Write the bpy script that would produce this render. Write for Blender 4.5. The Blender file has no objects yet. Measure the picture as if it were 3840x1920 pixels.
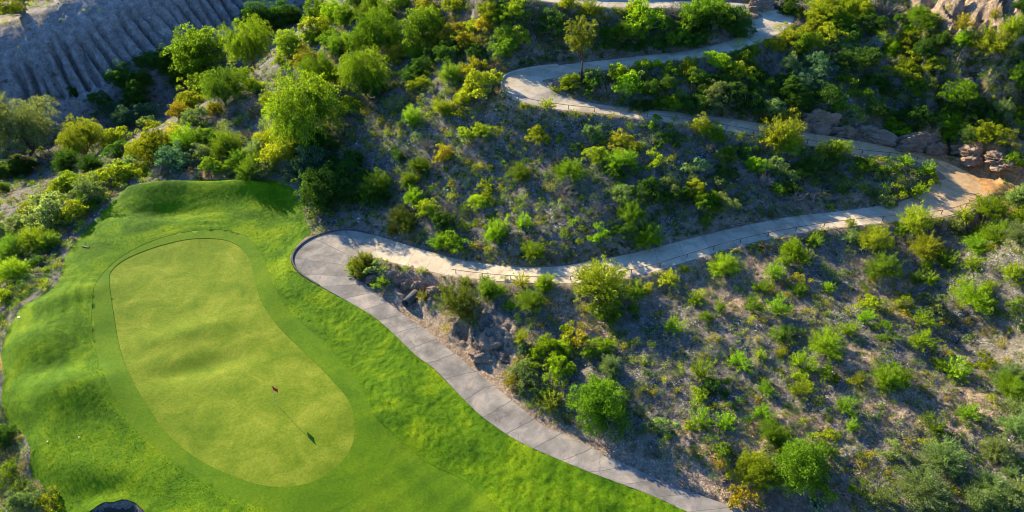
import bpy, math, random
import numpy as np
from mathutils import Vector, Matrix, Euler, geometry
R = math.radians
scene = bpy.context.scene
COL = scene.collection

# ------------------------------------------------------------------ camera
CAMH, PITCH, F = 45.0, R(36.0), 2560.0      # F = focal length in full-photo pixels (3840 wide)
cam = bpy.data.cameras.new('camera'); cam.sensor_width = 36.0; cam.lens = 36.0 * F / 3840.0
cam.clip_end = 3000.0; cam.clip_start = 0.5
camo = bpy.data.objects.new('camera', cam); COL.objects.link(camo)
camo.location = (0, 0, CAMH); camo.rotation_euler = (R(90) - PITCH, 0, 0)
scene.camera = camo

# ------------------------------------------------------------------ light
SUN_EL = R(23.8)
SUN_AZ = R(-46.0)            # direction TO the sun, measured clockwise from +Y (negative = to the left)
world = bpy.data.worlds.new("World"); scene.world = world; world.use_nodes = True
wn = world.node_tree.nodes; wl = world.node_tree.links
bg = wn['Background']; sky = wn.new('ShaderNodeTexSky'); sky.sky_type = 'NISHITA'; sky.sun_disc = False
sky.sun_elevation = SUN_EL; sky.sun_rotation = SUN_AZ; sky.dust_density = 0.3; sky.ozone_density = 4.0
tint = wn.new('ShaderNodeVectorMath'); tint.operation = 'MULTIPLY'; tint.inputs[1].default_value = (0.62, 1.0, 1.42)
wl.new(sky.outputs[0], tint.inputs[0]); wl.new(tint.outputs[0], bg.inputs[0]); bg.inputs[1].default_value = 0.088
sl = bpy.data.lights.new('sun', 'SUN'); sl.energy = 5.0; sl.angle = R(0.5); sl.color = (1.0, 0.88, 0.60)
so = bpy.data.objects.new('sun', sl); COL.objects.link(so)
sdir = Vector((math.sin(SUN_AZ) * math.cos(SUN_EL), math.cos(SUN_AZ) * math.cos(SUN_EL), math.sin(SUN_EL)))
so.rotation_euler = sdir.to_track_quat('Z', 'Y').to_euler(); so.location = (0, 40, 80)
scene.view_settings.view_transform = 'Standard'; scene.view_settings.look = 'None'
scene.view_settings.exposure = 1.40; scene.view_settings.gamma = 1.0
scene.cycles.filter_width = 1.05; scene.cycles.max_bounces = 6; scene.cycles.transparent_max_bounces = 4

# ------------------------------------------------------------------ helpers
rng = np.random.default_rng(7)
CP, SP = math.cos(PITCH), math.sin(PITCH)
def ray(u, v):
    a = (np.asarray(u, float) - 1920) / F; b = -(np.asarray(v, float) - 960) / F
    return a, CP + b * SP, -SP + b * CP
def unproj(u, v, z):
    dx, dy, dz = ray(u, v); t = (z - CAMH) / dz
    return np.stack([dx * t, dy * t, np.zeros_like(t) + z], -1)
def project(P):
    P = np.asarray(P, float); x, y, z = P[..., 0], P[..., 1], P[..., 2] - CAMH
    d = y * CP - z * SP; up = y * SP + z * CP
    return 1920 + F * x / d, 960 - F * up / d, d

def hash2(ix, iy, s):
    h = (ix.astype(np.int64) * 374761393 + iy.astype(np.int64) * 668265263 + s * 1442695041) & 0x7fffffff
    h = ((h ^ (h >> 13)) * 1274126177) & 0x7fffffff
    return ((h ^ (h >> 16)) & 0xffff) / 65535.0
def vnoise(x, y, s=0):
    x = np.asarray(x, float); y = np.asarray(y, float)
    ix, iy = np.floor(x), np.floor(y); fx, fy = x - ix, y - iy
    fx = fx * fx * (3 - 2 * fx); fy = fy * fy * (3 - 2 * fy)
    a = hash2(ix, iy, s); b = hash2(ix + 1, iy, s); c = hash2(ix, iy + 1, s); d = hash2(ix + 1, iy + 1, s)
    return (a + (b - a) * fx) * (1 - fy) + (c + (d - c) * fx) * fy
def fbm(x, y, s=0, o=4):
    r = 0; a = 0.5
    for i in range(o):
        r = r + a * (vnoise(x, y, s + i * 17) - 0.5) * 2; x = x * 2.03 + 11.3; y = y * 2.03 + 5.7; a *= 0.5
    return r
def sstep(a, b, x):
    t = np.clip((x - a) / (b - a), 0, 1); return t * t * (3 - 2 * t)
def inpoly(x, y, poly):
    x = np.asarray(x, float); y = np.asarray(y, float); r = np.zeros(x.shape, bool); n = len(poly)
    for i in range(n):
        x1, y1 = poly[i]; x2, y2 = poly[(i + 1) % n]
        if y1 == y2: continue
        c = ((y1 > y) != (y2 > y)) & (x < (x2 - x1) * (y - y1) / (y2 - y1) + x1)
        r ^= c
    return r
def polydist(x, y, pl, closed=False):
    """distance to a polyline and index/param of the nearest place"""
    pl = np.asarray(pl, float); n = len(pl); m = n if closed else n - 1
    best = np.full(np.shape(x), 1e9); bi = np.zeros(np.shape(x)); 
    for i in range(m):
        a = pl[i]; b = pl[(i + 1) % n]; dx, dy = b[0] - a[0], b[1] - a[1]; L = dx * dx + dy * dy + 1e-12
        t = np.clip(((x - a[0]) * dx + (y - a[1]) * dy) / L, 0, 1)
        d = (x - a[0] - t * dx) ** 2 + (y - a[1] - t * dy) ** 2
        k = d < best; best = np.where(k, d, best); bi = np.where(k, i + t, bi)
    return np.sqrt(best), bi
def catmull(P, n=6, closed=False):
    P = np.asarray(P, float); N = len(P); out = []
    rg = range(N) if closed else range(N - 1)
    for i in rg:
        if closed: p0, p1, p2, p3 = P[(i - 1) % N], P[i], P[(i + 1) % N], P[(i + 2) % N]
        else: p0, p1, p2, p3 = P[max(i - 1, 0)], P[i], P[i + 1], P[min(i + 2, N - 1)]
        for k in range(n):
            t = k / n
            out.append(0.5 * ((2 * p1) + (-p0 + p2) * t + (2 * p0 - 5 * p1 + 4 * p2 - p3) * t * t + (-p0 + 3 * p1 - 3 * p2 + p3) * t ** 3))
    if not closed: out.append(P[-1])
    return np.array(out)

def mesh_np(name, V, Fc, smooth=False):
    """V (n,3); Fc (m,k) array of faces"""
    V = np.ascontiguousarray(V, np.float32); Fc = np.ascontiguousarray(Fc, np.int32); k = Fc.shape[1]
    me = bpy.data.meshes.new(name); me.vertices.add(len(V)); me.vertices.foreach_set('co', V.ravel())
    me.loops.add(Fc.size); me.loops.foreach_set('vertex_index', Fc.ravel())
    me.polygons.add(len(Fc)); me.polygons.foreach_set('loop_start', np.arange(0, Fc.size, k, dtype=np.int32))
    me.polygons.foreach_set('loop_total', np.full(len(Fc), k, np.int32))
    me.polygons.foreach_set('use_smooth', np.full(len(Fc), smooth, bool))
    me.update(calc_edges=True); me.validate(); return me
def link(name, me, mat, parent=None):
    o = bpy.data.objects.new(name, me); COL.objects.link(o)
    if mat and not me.materials: me.materials.append(mat)
    if parent: o.parent = parent
    return o
def tag(o, label=None, cat=None, group=None, kind=None):
    if label: o['label'] = label
    if cat: o['category'] = cat
    if group: o['group'] = group
    if kind: o['kind'] = kind
    return o
def setcol(me, name, arr):
    a = me.color_attributes.new(name, 'FLOAT_COLOR', 'POINT')
    c = np.ones((len(me.vertices), 4), np.float32); c[:, :arr.shape[1]] = arr
    a.data.foreach_set('color', c.ravel())

# ------------------------------------------------------------------ materials
def newmat(name):
    m = bpy.data.materials.new(name); m.use_nodes = True; nt = m.node_tree
    b = nt.nodes['Principled BSDF']; return m, nt, nt.nodes, nt.links, b
def N(nt, t, **kw):
    n = nt.nodes.new(t)
    for k, v in kw.items():
        if k in ('op',): n.operation = v
        elif k == 'ins':
            for a, b in v.items(): n.inputs[a].default_value = b
        else: setattr(n, k, v)
    return n
def ramp(nt, fac, stops):
    r = nt.nodes.new('ShaderNodeValToRGB'); e = r.color_ramp.elements
    while len(e) < len(stops): e.new(0.5)
    for i, (p, c) in enumerate(stops): e[i].position = p; e[i].color = (*c, 1) if len(c) == 3 else c
    nt.links.new(fac, r.inputs[0]); return r.outputs[0]
def noise(nt, co, scale, detail=4, rough=0.6, dist=0.0):
    n = N(nt, 'ShaderNodeTexNoise', ins={'Scale': scale, 'Detail': detail, 'Roughness': rough, 'Distortion': dist})
    nt.links.new(co, n.inputs['Vector']); return n.outputs['Fac']
def mix(nt, f, a, b, mode='MIX'):
    n = nt.nodes.new('ShaderNodeMix'); n.data_type = 'RGBA'; n.blend_type = mode
    for s, v in ((n.inputs[0], f), (n.inputs[6], a), (n.inputs[7], b)):
        if hasattr(v, 'links'): nt.links.new(v, s)
        elif isinstance(v, (int, float)): s.default_value = v
        else: s.default_value = (*v, 1)
    return n.outputs[2]
def math_(nt, op, a, b=0.0, c=0.0):
    n = nt.nodes.new('ShaderNodeMath'); n.operation = op
    for i, v in enumerate((a, b, c)):
        if hasattr(v, 'links'): nt.links.new(v, n.inputs[i])
        else: n.inputs[i].default_value = v
    return n.outputs[0]
def bump(nt, h, strength, dist, prev=None):
    b = N(nt, 'ShaderNodeBump', ins={'Strength': strength, 'Distance': dist}); nt.links.new(h, b.inputs['Height'])
    if prev: nt.links.new(prev, b.inputs['Normal'])
    return b.outputs[0]

def mat_ground():
    m, nt, n, l, b = newmat('hillside_gravel')
    co = N(nt, 'ShaderNodeTexCoord').outputs['Object']
    z = N(nt, 'ShaderNodeAttribute', attribute_name='zone'); sep = N(nt, 'ShaderNodeSeparateColor'); l.new(z.outputs['Color'], sep.inputs[0])
    v = N(nt, 'ShaderNodeTexVoronoi', ins={'Scale': 9.5}); l.new(co, v.inputs['Vector'])
    v2 = N(nt, 'ShaderNodeTexVoronoi', ins={'Scale': 16.0}); l.new(co, v2.inputs['Vector'])
    sc = N(nt, 'ShaderNodeSeparateColor'); l.new(v.outputs['Color'], sc.inputs[0])
    grav = ramp(nt, sc.outputs[0], [(0.0, (0.028, 0.028, 0.027)), (0.5, (0.07, 0.069, 0.065)), (0.85, (0.15, 0.147, 0.138)), (0.97, (0.50, 0.48, 0.44))])
    soil = ramp(nt, noise(nt, co, 1.3, 6, 0.7), [(0.3, (0.12, 0.10, 0.08)), (0.7, (0.27, 0.225, 0.18))])
    base = mix(nt, ramp(nt, noise(nt, co, 0.55, 5, 0.65), [(0.34, (1, 1, 1)), (0.52, (0.12, 0.12, 0.12))]), soil, grav)
    tan = ramp(nt, noise(nt, co, 2.0, 8, 0.7), [(0.3, (0.15, 0.10, 0.065)), (0.5, (0.32, 0.225, 0.15)), (0.72, (0.50, 0.37, 0.26))])
    orange = ramp(nt, noise(nt, co, 3.0, 8, 0.75), [(0.3, (0.28, 0.13, 0.05)), (0.7, (0.55, 0.33, 0.15))])
    bank = ramp(nt, noise(nt, co, 0.9, 8, 0.75), [(0.3, (0.16, 0.12, 0.095)), (0.5, (0.31, 0.26, 0.225)), (0.7, (0.50, 0.44, 0.39))])
    c = mix(nt, sep.outputs[0], base, tan); c = mix(nt, sep.outputs[1], c, orange); c = mix(nt, sep.outputs[2], c, bank)
    c = mix(nt, 0.55, c, ramp(nt, sc.outputs[1], [(0.0, (0.35, 0.35, 0.35)), (0.7, (1, 1, 1)), (1, (1.5, 1.5, 1.5))]), 'MULTIPLY')
    l.new(c, b.inputs['Base Color']); b.inputs['Roughness'].default_value = 0.95; b.inputs['Specular IOR Level'].default_value = 0.15
    n1 = bump(nt, v.outputs['Distance'], 0.8, 0.07); n2 = bump(nt, v2.outputs['Distance'], 0.6, 0.03, n1)
    n3 = bump(nt, noise(nt, co, 2.5, 8, 0.7), 0.8, 0.12, n2); l.new(n3, b.inputs['Normal']); return m
def mat_lawn(name, c0, c1, c2, bs=0.6, sc=1.0, stripes=None):
    m, nt, n, l, b = newmat(name); co = N(nt, 'ShaderNodeTexCoord').outputs['Object']
    a = ramp(nt, noise(nt, co, 0.22 * sc, 6, 0.65, 0.6), [(0.32, c0), (0.5, c1), (0.68, c2)])
    f = noise(nt, co, 5.0, 6, 0.75)
    c = mix(nt, 0.75, a, ramp(nt, f, [(0.3, (0.55, 0.6, 0.5)), (0.7, (1.3, 1.25, 1.2))]), 'MULTIPLY')
    dry = ramp(nt, noise(nt, co, 0.9 * sc, 8, 0.78, 0.3), [(0.55, (1, 1, 1)), (0.68, (1.45, 1.12, 1.6))]); c = mix(nt, min(.7, .25 + bs * .6), c, dry, 'MULTIPLY')
    dk = ramp(nt, noise(nt, co, 14.0, 3, 0.8), [(0.38, (0.6, 0.66, 0.6)), (0.55, (1.05, 1.05, 1.05))]); c = mix(nt, min(1, bs), c, dk, 'MULTIPLY')
    if stripes:
        w = N(nt, 'ShaderNodeTexWave', wave_type='BANDS', bands_direction='X', ins={'Scale': stripes[0], 'Distortion': 5.0, 'Detail': 3})
        mp = N(nt, 'ShaderNodeMapping'); mp.inputs['Rotation'].default_value[2] = stripes[1]; l.new(co, mp.inputs[0]); l.new(mp.outputs[0], w.inputs['Vector'])
        c = mix(nt, stripes[2], c, ramp(nt, w.outputs['Fac'], [(0.3, (0.7, 0.75, 0.7)), (0.7, (1.15, 1.12, 1.1))]), 'MULTIPLY')
    l.new(c, b.inputs['Base Color']); b.inputs['Roughness'].default_value = 0.9; b.inputs['Specular IOR Level'].default_value = 0.1
    n1 = bump(nt, noise(nt, co, 9.0, 5, 0.8), bs, 0.05); n2 = bump(nt, noise(nt, co, 5.5, 4, 0.75), bs, 0.05, n1)
    l.new(n2, b.inputs['Normal']); return m
def mat_path():
    m, nt, n, l, b = newmat('path_concrete'); co = N(nt, 'ShaderNodeTexCoord').outputs['Object']
    uv = N(nt, 'ShaderNodeUVMap', uv_map='UVMap'); sx = N(nt, 'ShaderNodeSeparateXYZ'); l.new(uv.outputs[0], sx.inputs[0])
    zz = N(nt, 'ShaderNodeAttribute', attribute_name='zone'); sep = N(nt, 'ShaderNodeSeparateColor'); l.new(zz.outputs['Color'], sep.inputs[0])
    grey = ramp(nt, noise(nt, co, 0.5, 7, 0.68, 0.4), [(0.32, (0.15, 0.13, 0.115)), (0.5, (0.25, 0.22, 0.19)), (0.68, (0.41, 0.33, 0.26))])
    tan = ramp(nt, noise(nt, co, 0.6, 7, 0.7, 0.5), [(0.3, (0.42, 0.33, 0.22)), (0.55, (0.56, 0.46, 0.33)), (0.8, (0.66, 0.58, 0.46))])
    c = mix(nt, sep.outputs[0], grey, tan)
    c = mix(nt, sep.outputs[1], c, ramp(nt, noise(nt, co, 1.4, 8, 0.75), [(0.35, (0.44, 0.22, 0.07)), (0.65, (0.64, 0.42, 0.19))]))
    c = mix(nt, 0.35, c, ramp(nt, noise(nt, co, 22.0, 4, 0.8), [(0.3, (0.6, 0.6, 0.6)), (0.7, (1.2, 1.2, 1.2))]), 'MULTIPLY')
    # sawn joints: one every 2.7 m along the path (UV.x runs in metres), slightly wandering
    wob = math_(nt, 'MULTIPLY', noise(nt, co, 0.3, 2), 0.25)
    u = math_(nt, 'ADD', math_(nt, 'DIVIDE', sx.outputs[0], 2.7), wob)
    fr = math_(nt, 'ABSOLUTE', math_(nt, 'SUBTRACT', math_(nt, 'FRACT', u), 0.5))
    wn_ = N(nt, 'ShaderNodeTexWhiteNoise', noise_dimensions='1D'); l.new(math_(nt, 'FLOOR', math_(nt, 'ADD', u, 0.5)), wn_.inputs['W'])
    c = mix(nt, 1.0, c, ramp(nt, wn_.outputs['Value'], [(0.0, (0.80, 0.80, 0.81)), (1.0, (1.14, 1.12, 1.09))]), 'MULTIPLY')
    st = ramp(nt, noise(nt, co, 0.35, 6, 0.75, 1.2), [(0.5, (1, 1, 1)), (0.63, (0.72, 0.70, 0.68))]); c = mix(nt, 0.8, c, st, 'MULTIPLY')
    jt = math_(nt, 'LESS_THAN', fr, 0.019)
    cr = N(nt, 'ShaderNodeTexVoronoi', feature='DISTANCE_TO_EDGE', ins={'Scale': 0.16, 'Randomness': 1.0})
    wv = N(nt, 'ShaderNodeVectorMath', operation='ADD'); nz = N(nt, 'ShaderNodeTexNoise', ins={'Scale': 1.2, 'Detail': 5}); l.new(co, nz.inputs['Vector'])
    vm = N(nt, 'ShaderNodeVectorMath', operation='SCALE'); l.new(nz.outputs['Color'], vm.inputs[0]); vm.inputs['Scale'].default_value = 0.9
    l.new(co, wv.inputs[0]); l.new(vm.outputs[0], wv.inputs[1]); l.new(wv.outputs[0], cr.inputs['Vector'])
    ck = math_(nt, 'MULTIPLY', math_(nt, 'LESS_THAN', cr.outputs['Distance'], 0.006), 0.5)
    j = math_(nt, 'MULTIPLY', math_(nt, 'MAXIMUM', jt, ck), 0.68)
    c = mix(nt, math_(nt, 'MULTIPLY', j, math_(nt, 'SUBTRACT', 1.0, math_(nt, 'MULTIPLY', sep.outputs[0], 0.62))), c, (0.09, 0.085, 0.08))
    l.new(c, b.inputs['Base Color']); b.inputs['Roughness'].default_value = 0.85; b.inputs['Specular IOR Level'].default_value = 0.25
    l.new(bump(nt, noise(nt, co, 8, 6, 0.8), 0.35, 0.02), b.inputs['Normal']); return m
def mat_simple(name, c0, c1, scale=3.0, rough=0.9, bs=0.3, bd=0.03):
    m, nt, n, l, b = newmat(name); co = N(nt, 'ShaderNodeTexCoord').outputs['Object']
    f = noise(nt, co, scale, 7, 0.7); l.new(ramp(nt, f, [(0.3, c0), (0.7, c1)]), b.inputs['Base Color'])
    b.inputs['Roughness'].default_value = rough; b.inputs['Specular IOR Level'].default_value = 0.2
    if bs: l.new(bump(nt, f, bs, bd), b.inputs['Normal'])
    return m
def mat_leaf(name, vertex=False, trans=0.52):
    m, nt, n, l, b = newmat(name); n.remove(b); out = n['Material Output']
    if vertex: base = N(nt, 'ShaderNodeAttribute', attribute_name='tint').outputs['Color']
    else: base = N(nt, 'ShaderNodeObjectInfo').outputs['Color']
    lv = N(nt, 'ShaderNodeAttribute', attribute_name='leaf'); s = N(nt, 'ShaderNodeSeparateColor'); l.new(lv.outputs['Color'], s.inputs[0])
    c = mix(nt, 1.0, base, ramp(nt, s.outputs[0], [(0.0, (0.28, 0.36, 0.34)), (0.5, (0.85, 0.88, 0.9)), (1, (1.75, 1.6, 1.2))]), 'MULTIPLY')
    dry = mix(nt, 1.0, base, (1.25, 1.0, 0.75), 'MULTIPLY')
    c = mix(nt, math_(nt, 'MULTIPLY', s.outputs[1], 0.8), c, dry)
    d = N(nt, 'ShaderNodeBsdfDiffuse'); t = N(nt, 'ShaderNodeBsdfTranslucent'); l.new(c, d.inputs[0])
    l.new(mix(nt, 1.0, c, (1.15, 1.12, 0.6), 'MULTIPLY'), t.inputs[0])
    ms = N(nt, 'ShaderNodeMixShader'); ms.inputs[0].default_value = trans; l.new(d.outputs[0], ms.inputs[1]); l.new(t.outputs[0], ms.inputs[2])
    l.new(ms.outputs[0], out.inputs[0]); return m

M = dict(
    ground=mat_ground(),
    rough=mat_lawn('rough_turf', (0.034, 0.096, 0.001), (0.098, 0.195, 0.002), (0.22, 0.305, 0.003), 0.9),
    collar=mat_lawn('collar_turf', (0.062, 0.135, 0.002), (0.092, 0.170, 0.003), (0.13, 0.20, 0.004), 0.25),
    green=mat_lawn('putting_turf', (0.095, 0.155, 0.005), (0.15, 0.200, 0.010), (0.225, 0.255, 0.022), 0.08, 1.5),
    fairway=mat_lawn('fairway_turf', (0.05, 0.115, 0.002), (0.085, 0.16, 0.003), (0.14, 0.21, 0.005), 00.3, 1.0, (0.17, R(50), 0.35)),
    path=mat_path(),
    kerb=mat_simple('kerb_concrete', (0.30, 0.27, 0.23), (0.48, 0.43, 0.36)),
    darkkerb=mat_simple('dark_kerb', (0.05, 0.05, 0.05), (0.12, 0.11, 0.10)),
    shaded_sand=mat_simple('shaded_bunker_sand', (0.035, 0.03, 0.025), (0.06, 0.05, 0.042), 2.0),  # near-black: the shade inside the pit is put into the sand colour
    rock=mat_simple('tan_rock', (0.12, 0.08, 0.055), (0.40, 0.27, 0.18), 1.6, 0.95, 1.0, 0.12),
    greyrock=mat_simple('grey_rock', (0.10, 0.075, 0.055), (0.30, 0.225, 0.165), 2.2, 0.95, 1.0, 0.15),
    dirt=mat_simple('loose_dirt', (0.28, 0.12, 0.035), (0.58, 0.33, 0.13), 2.5, 0.95, 1.0, 0.08),
    bark=mat_simple('bark', (0.05, 0.035, 0.025), (0.14, 0.11, 0.085), 8.0),
    twig=mat_simple('grey_twig', (0.13, 0.115, 0.10), (0.30, 0.27, 0.24), 8.0, bs=0),
    rust=mat_simple('rusty_rail', (0.09, 0.04, 0.025), (0.19, 0.10, 0.06), 6.0, 0.7, 0),
    leaf=mat_leaf('leaf'), leafv=mat_leaf('leaf_ground_cover', True), blade=mat_leaf('grass_blade', True, 0.35),
    pad=mat_simple('cactus_pad', (0.10, 0.19, 0.07), (0.20, 0.32, 0.14), 5.0),
)
ms, nt, n, l, b = newmat('loose_stone')
at = N(nt, 'ShaderNodeAttribute', attribute_name='tint'); l.new(at.outputs['Color'], b.inputs['Base Color']); b.inputs['Roughness'].default_value = 0.8
M['stone'] = ms
def flat(name, c, rough=0.5):
    m, nt, n, l, b = newmat(name); b.inputs['Base Color'].default_value = (*c, 1); b.inputs['Roughness'].default_value = rough; return m
M['pole'] = flat('flagstick_paint', (0.62, 0.60, 0.42)); M['flag'] = flat('red_flag_cloth', (0.55, 0.008, 0.012), 0.8)
M['dark'] = flat('dark_hole', (0.02, 0.018, 0.015), 0.9); M['white'] = flat('white_plastic', (0.25, 0.25, 0.22))
M['wood'] = flat('dark_wood', (0.06, 0.035, 0.025), 0.8)

# ------------------------------------------------------------------ cart path: (left px), (right px), height
SEC = [
 (2860,2080, 3300,2080, -0.1),(2502,1884, 2760,1905, 0.0),(2197,1765, 2421,1776, 0.0),(1962,1664, 2140,1640, 0.0),(1861,1601, 2030,1592, 0.0),
 (1776,1534, 1930,1510, 0.0),(1630,1385, 1794,1400, 0.0),(1560,1333, 1700,1325, 0.05),(1455,1232, 1600,1240, 0.1),
 (1396,1184, 1520,1185, 0.15),(1313,1135, 1440,1122, 0.25),(1200,1072, 1375,1070, 0.35),(1125,1022, 1325,1040, 0.45),(1099,975, 1306,1008, 0.55),
 (1122,928, 1308,985, 0.65),(1190,886, 1335,968, 0.8),(1297,864, 1375,968, 0.95),(1401,882, 1420,972, 1.1),(1491,908, 1478,986, 1.35),
 (1590,938, 1572,1008, 1.7),(1714,972, 1690,1034, 2.1),(1863,996, 1830,1052, 2.6),(2012,1003, 2000,1063, 3.1),
 (2120,996, 2170,1060, 3.5),(2236,976, 2300,1048, 3.9),(2385,947, 2440,1022, 4.3),(2534,909, 2590,976, 4.8),
 (2683,872, 2760,926, 5.3),(2832,838, 2920,890, 5.8),(2981,811, 3070,864, 6.2),(3130,795, 3220,845, 6.6),
 (3279,775, 3380,830, 7.0),(3390,752, 3540,812, 7.4),(3465,715, 3665,772, 7.8),(3494,680, 3705,722, 8.2),(3488,645, 3690,682, 8.5),
 (3440,612, 3578,622, 8.9),(3370,594, 3480,590, 9.2),(3205,578, 3320,548, 9.6),(3056,549, 3140,516, 10.1),
 (2907,522, 2985,490, 10.6),(2758,496, 2803,455, 11.1),(2609,472, 2640,434, 11.5),(2460,452, 2490,416, 11.9),
 (2310,432, 2340,403, 12.2),(2161,418, 2190,382, 12.5),(2040,402, 2105,358, 12.8),(1935,376, 2072,338, 13.1),(1888,332, 2062,318, 13.3),
 (1888,296, 2072,304, 13.5),(1925,272, 2102,291, 13.7),(2010,254, 2160,280, 13.9),(2117,243, 2236,268, 14.2),(2236,230, 2350,252, 14.6),(2400,211, 2470,238, 15.1),
 (2560,193, 2580,222, 15.6),(2664,173, 2690,206, 16.1),(2748,150, 2780,184, 16.6),(2808,120, 2880,148, 17.1),
 (2825,88, 2955,100, 17.6),(2808,62, 2975,64, 18.0),(2770,42, 2918,38, 18.4),(2700,33, 2790,14, 18.8),(2534,32, 2600,6, 19.2),
 (2380,30, 2420,0, 19.5),(2236,24, 2270,-6, 19.8),(2072,8, 2100,-20, 20.2),(1960,-8, 1980,-38, 20.6),(1850,-30, 1860,-60, 21.0)]
SEC = np.array(SEC, float)
PL = catmull(unproj(SEC[:, 0], SEC[:, 1], SEC[:, 4]), 5)
PR = catmull(unproj(SEC[:, 2], SEC[:, 3], SEC[:, 4]), 5)
PC = (PL + PR) / 2; PW = np.linalg.norm(PL - PR, axis=1) / 2

# ------------------------------------------------------------------ terrain heights from control points (px, py, z)
CPT = """700,900,.4 500,1000,.1 450,1300,0 700,1500,0 900,1100,.1 1000,1700,0 1200,1500,0 1300,1800,-.3 600,1850,-.5 1500,1800,-.5
2000,1880,-.3 1500,1500,0 1200,1200,0 1050,850,.6 700,700,1.5 1000,700,1.6 500,720,1.2 430,800,.8 300,1000,.5 100,1160,.4 50,1300,0
30,1500,-.3 100,1700,-.5 0,1650,-2 40,1850,-2.2 -300,1500,-5 -300,1900,-5 300,790,-.3 100,920,-1.3 200,720,-4 0,830,-4.5
100,650,-9 300,520,-9.5 450,430,-8.8 700,330,-7 900,200,-4 1100,80,0 0,470,-8.3 200,405,-7 400,330,-5.5 700,190,-2.5 1000,40,1 1240,-80,4.5
900,350,4.5 1100,200,8 1250,60,11 700,450,1 620,560,0
1100,600,3.5 1250,750,1.7 1400,600,5 1300,450,6.5 1500,350,10 1600,200,12.5 1750,100,16 1900,50,18.5 1500,50,15
1900,800,5 2300,800,6.8 2700,700,8 1900,600,8 2300,600,9.6 1700,450,10 1500,800,2.9 3000,650,8.6 3300,680,8.4
2900,300,14 3200,350,13.5 3500,450,11.1 3300,150,17 3500,50,20 3700,30,22 3800,200,18.5 3800,400,13.5 3700,550,10.5 3840,650,9.4 3760,700,8.5
1350,-100,14 2500,330,13.6 2600,120,17.6 2300,130,17.3 2050,150,16.3
3000,1000,5 3600,1000,6.2 3840,900,7.4 3840,1200,5.6 3400,1300,4.1 3840,1500,4.2 3840,1900,3 3400,1900,2 3000,1900,.8 2900,1500,2.2
2500,1400,1.9 2300,1200,2.5 2000,1300,1.3 1800,1180,1.4 1580,1100,1.1 1480,1060,.9 2400,1650,.6
-600,600,-9 -800,1500,-6 -600,1900,-6 4500,1000,9.5 4500,1800,6 4500,300,26 4300,600,14 500,2300,-1 2000,2400,-1 3500,2400,2"""
C = np.array([[float(q) for q in p.split(',')] for p in CPT.split()])
P0 = unproj(C[:, 0], C[:, 1], C[:, 2])
extra = np.array([(-110,60,-7),(-20,165,15),(20,140,24),(60,120,34),(110,110,38),(130,60,22),(120,10,10),(0,-10,-1),(-60,0,-5),(-120,20,-4),
(-250,300,2),(0,330,22),(250,300,45),(260,0,20),(-260,0,-6),(0,-200,-4),(0,230,20),(120,200,40),(-120,230,4)], float)
CTRL = np.vstack([P0, PC[::7], extra])
def tps_fit(P, lam=0.4):
    n = len(P); d = np.linalg.norm(P[:, None, :2] - P[None, :, :2], axis=-1) + 1e-9
    K = d * d * np.log(d) + np.eye(n) * lam * 10; Q = np.hstack([np.ones((n, 1)), P[:, :2]])
    A = np.vstack([np.hstack([K, Q]), np.hstack([Q.T, np.zeros((3, 3))])]); s = np.linalg.solve(A, np.concatenate([P[:, 2], np.zeros(3)])); return s
TP = tps_fit(CTRL)
def tps(x, y):
    x = np.asarray(x, float); sh = x.shape; x = x.ravel(); y = np.asarray(y, float).ravel(); out = np.empty(len(x)); n = len(CTRL)
    for i in range(0, len(x), 30000):
        a, b_ = x[i:i + 30000, None] - CTRL[:, 0], y[i:i + 30000, None] - CTRL[:, 1]
        r2 = a * a + b_ * b_ + 1e-12
        out[i:i + 30000] = (0.5 * r2 * np.log(r2)) @ TP[:n] + TP[n] + TP[n + 1] * x[i:i + 30000] + TP[n + 2] * y[i:i + 30000]
    return out.reshape(sh)

def wpoly(px, z=0.3, n=4, closed=True):
    px = np.array(px, float); z = np.full(len(px), float(z))
    for _ in range(6):
        q = unproj(px[:, 0], px[:, 1], z); z = z * .4 + .6 * tps(q[:, 0], q[:, 1])
    return catmull(unproj(px[:, 0], px[:, 1], z), n, closed)[:, :2]
LAWN = [(8,1300),(40,1210),(90,1145),(150,1110),(222,1050),(245,960),(300,885),(380,800),(440,735),(480,705),(560,690),(715,676),(797,674),(901,671),(1039,674),
 (1060,690),(1098,707),(1112,735),(1136,778),(1148,834),(1170,872),(1130,906),(1100,950),(1092,983),(1118,1027),(1197,1076),(1311,1138),(1395,1186),(1454,1234),(1559,1335),(1629,1387),
 (1775,1536),(1860,1603),(1961,1666),(2196,1767),(2501,1886),(2860,2090),(2900,2250),(1500,2300),(600,2250),(548,1938),(526,1907),(505,1887),(462,1876),(425,1886),(388,1888),(348,1914),(325,1945),(280,2200),(230,2100),(205,1920),
 (168,1853),(151,1811),(118,1789),(110,1742),(112,1686),(84,1630),(36,1596),(14,1560),(4,1490),(14,1420),(4,1350)]
LAWNW = wpoly(LAWN, 0.2, 3)
COLLAR = [(343,1163),(350,1282),(388,1401),(462,1550),(552,1655),(671,1744),(805,1834),(924,1886),(1043,1920),(1178,1925),(1300,1890),(1400,1800),(1462,1690),(1442,1603),(1403,1556),(1377,1497),(1355,1445),(1325,1407),(1280,1358),
 (1193,1264),(1118,1195),(1046,1112),(1006,1010),(974,945),(924,887),(835,862),(716,866),(596,894),(507,932),(425,984),(365,1058)]
COLW = wpoly(COLLAR, 0.1)
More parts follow.
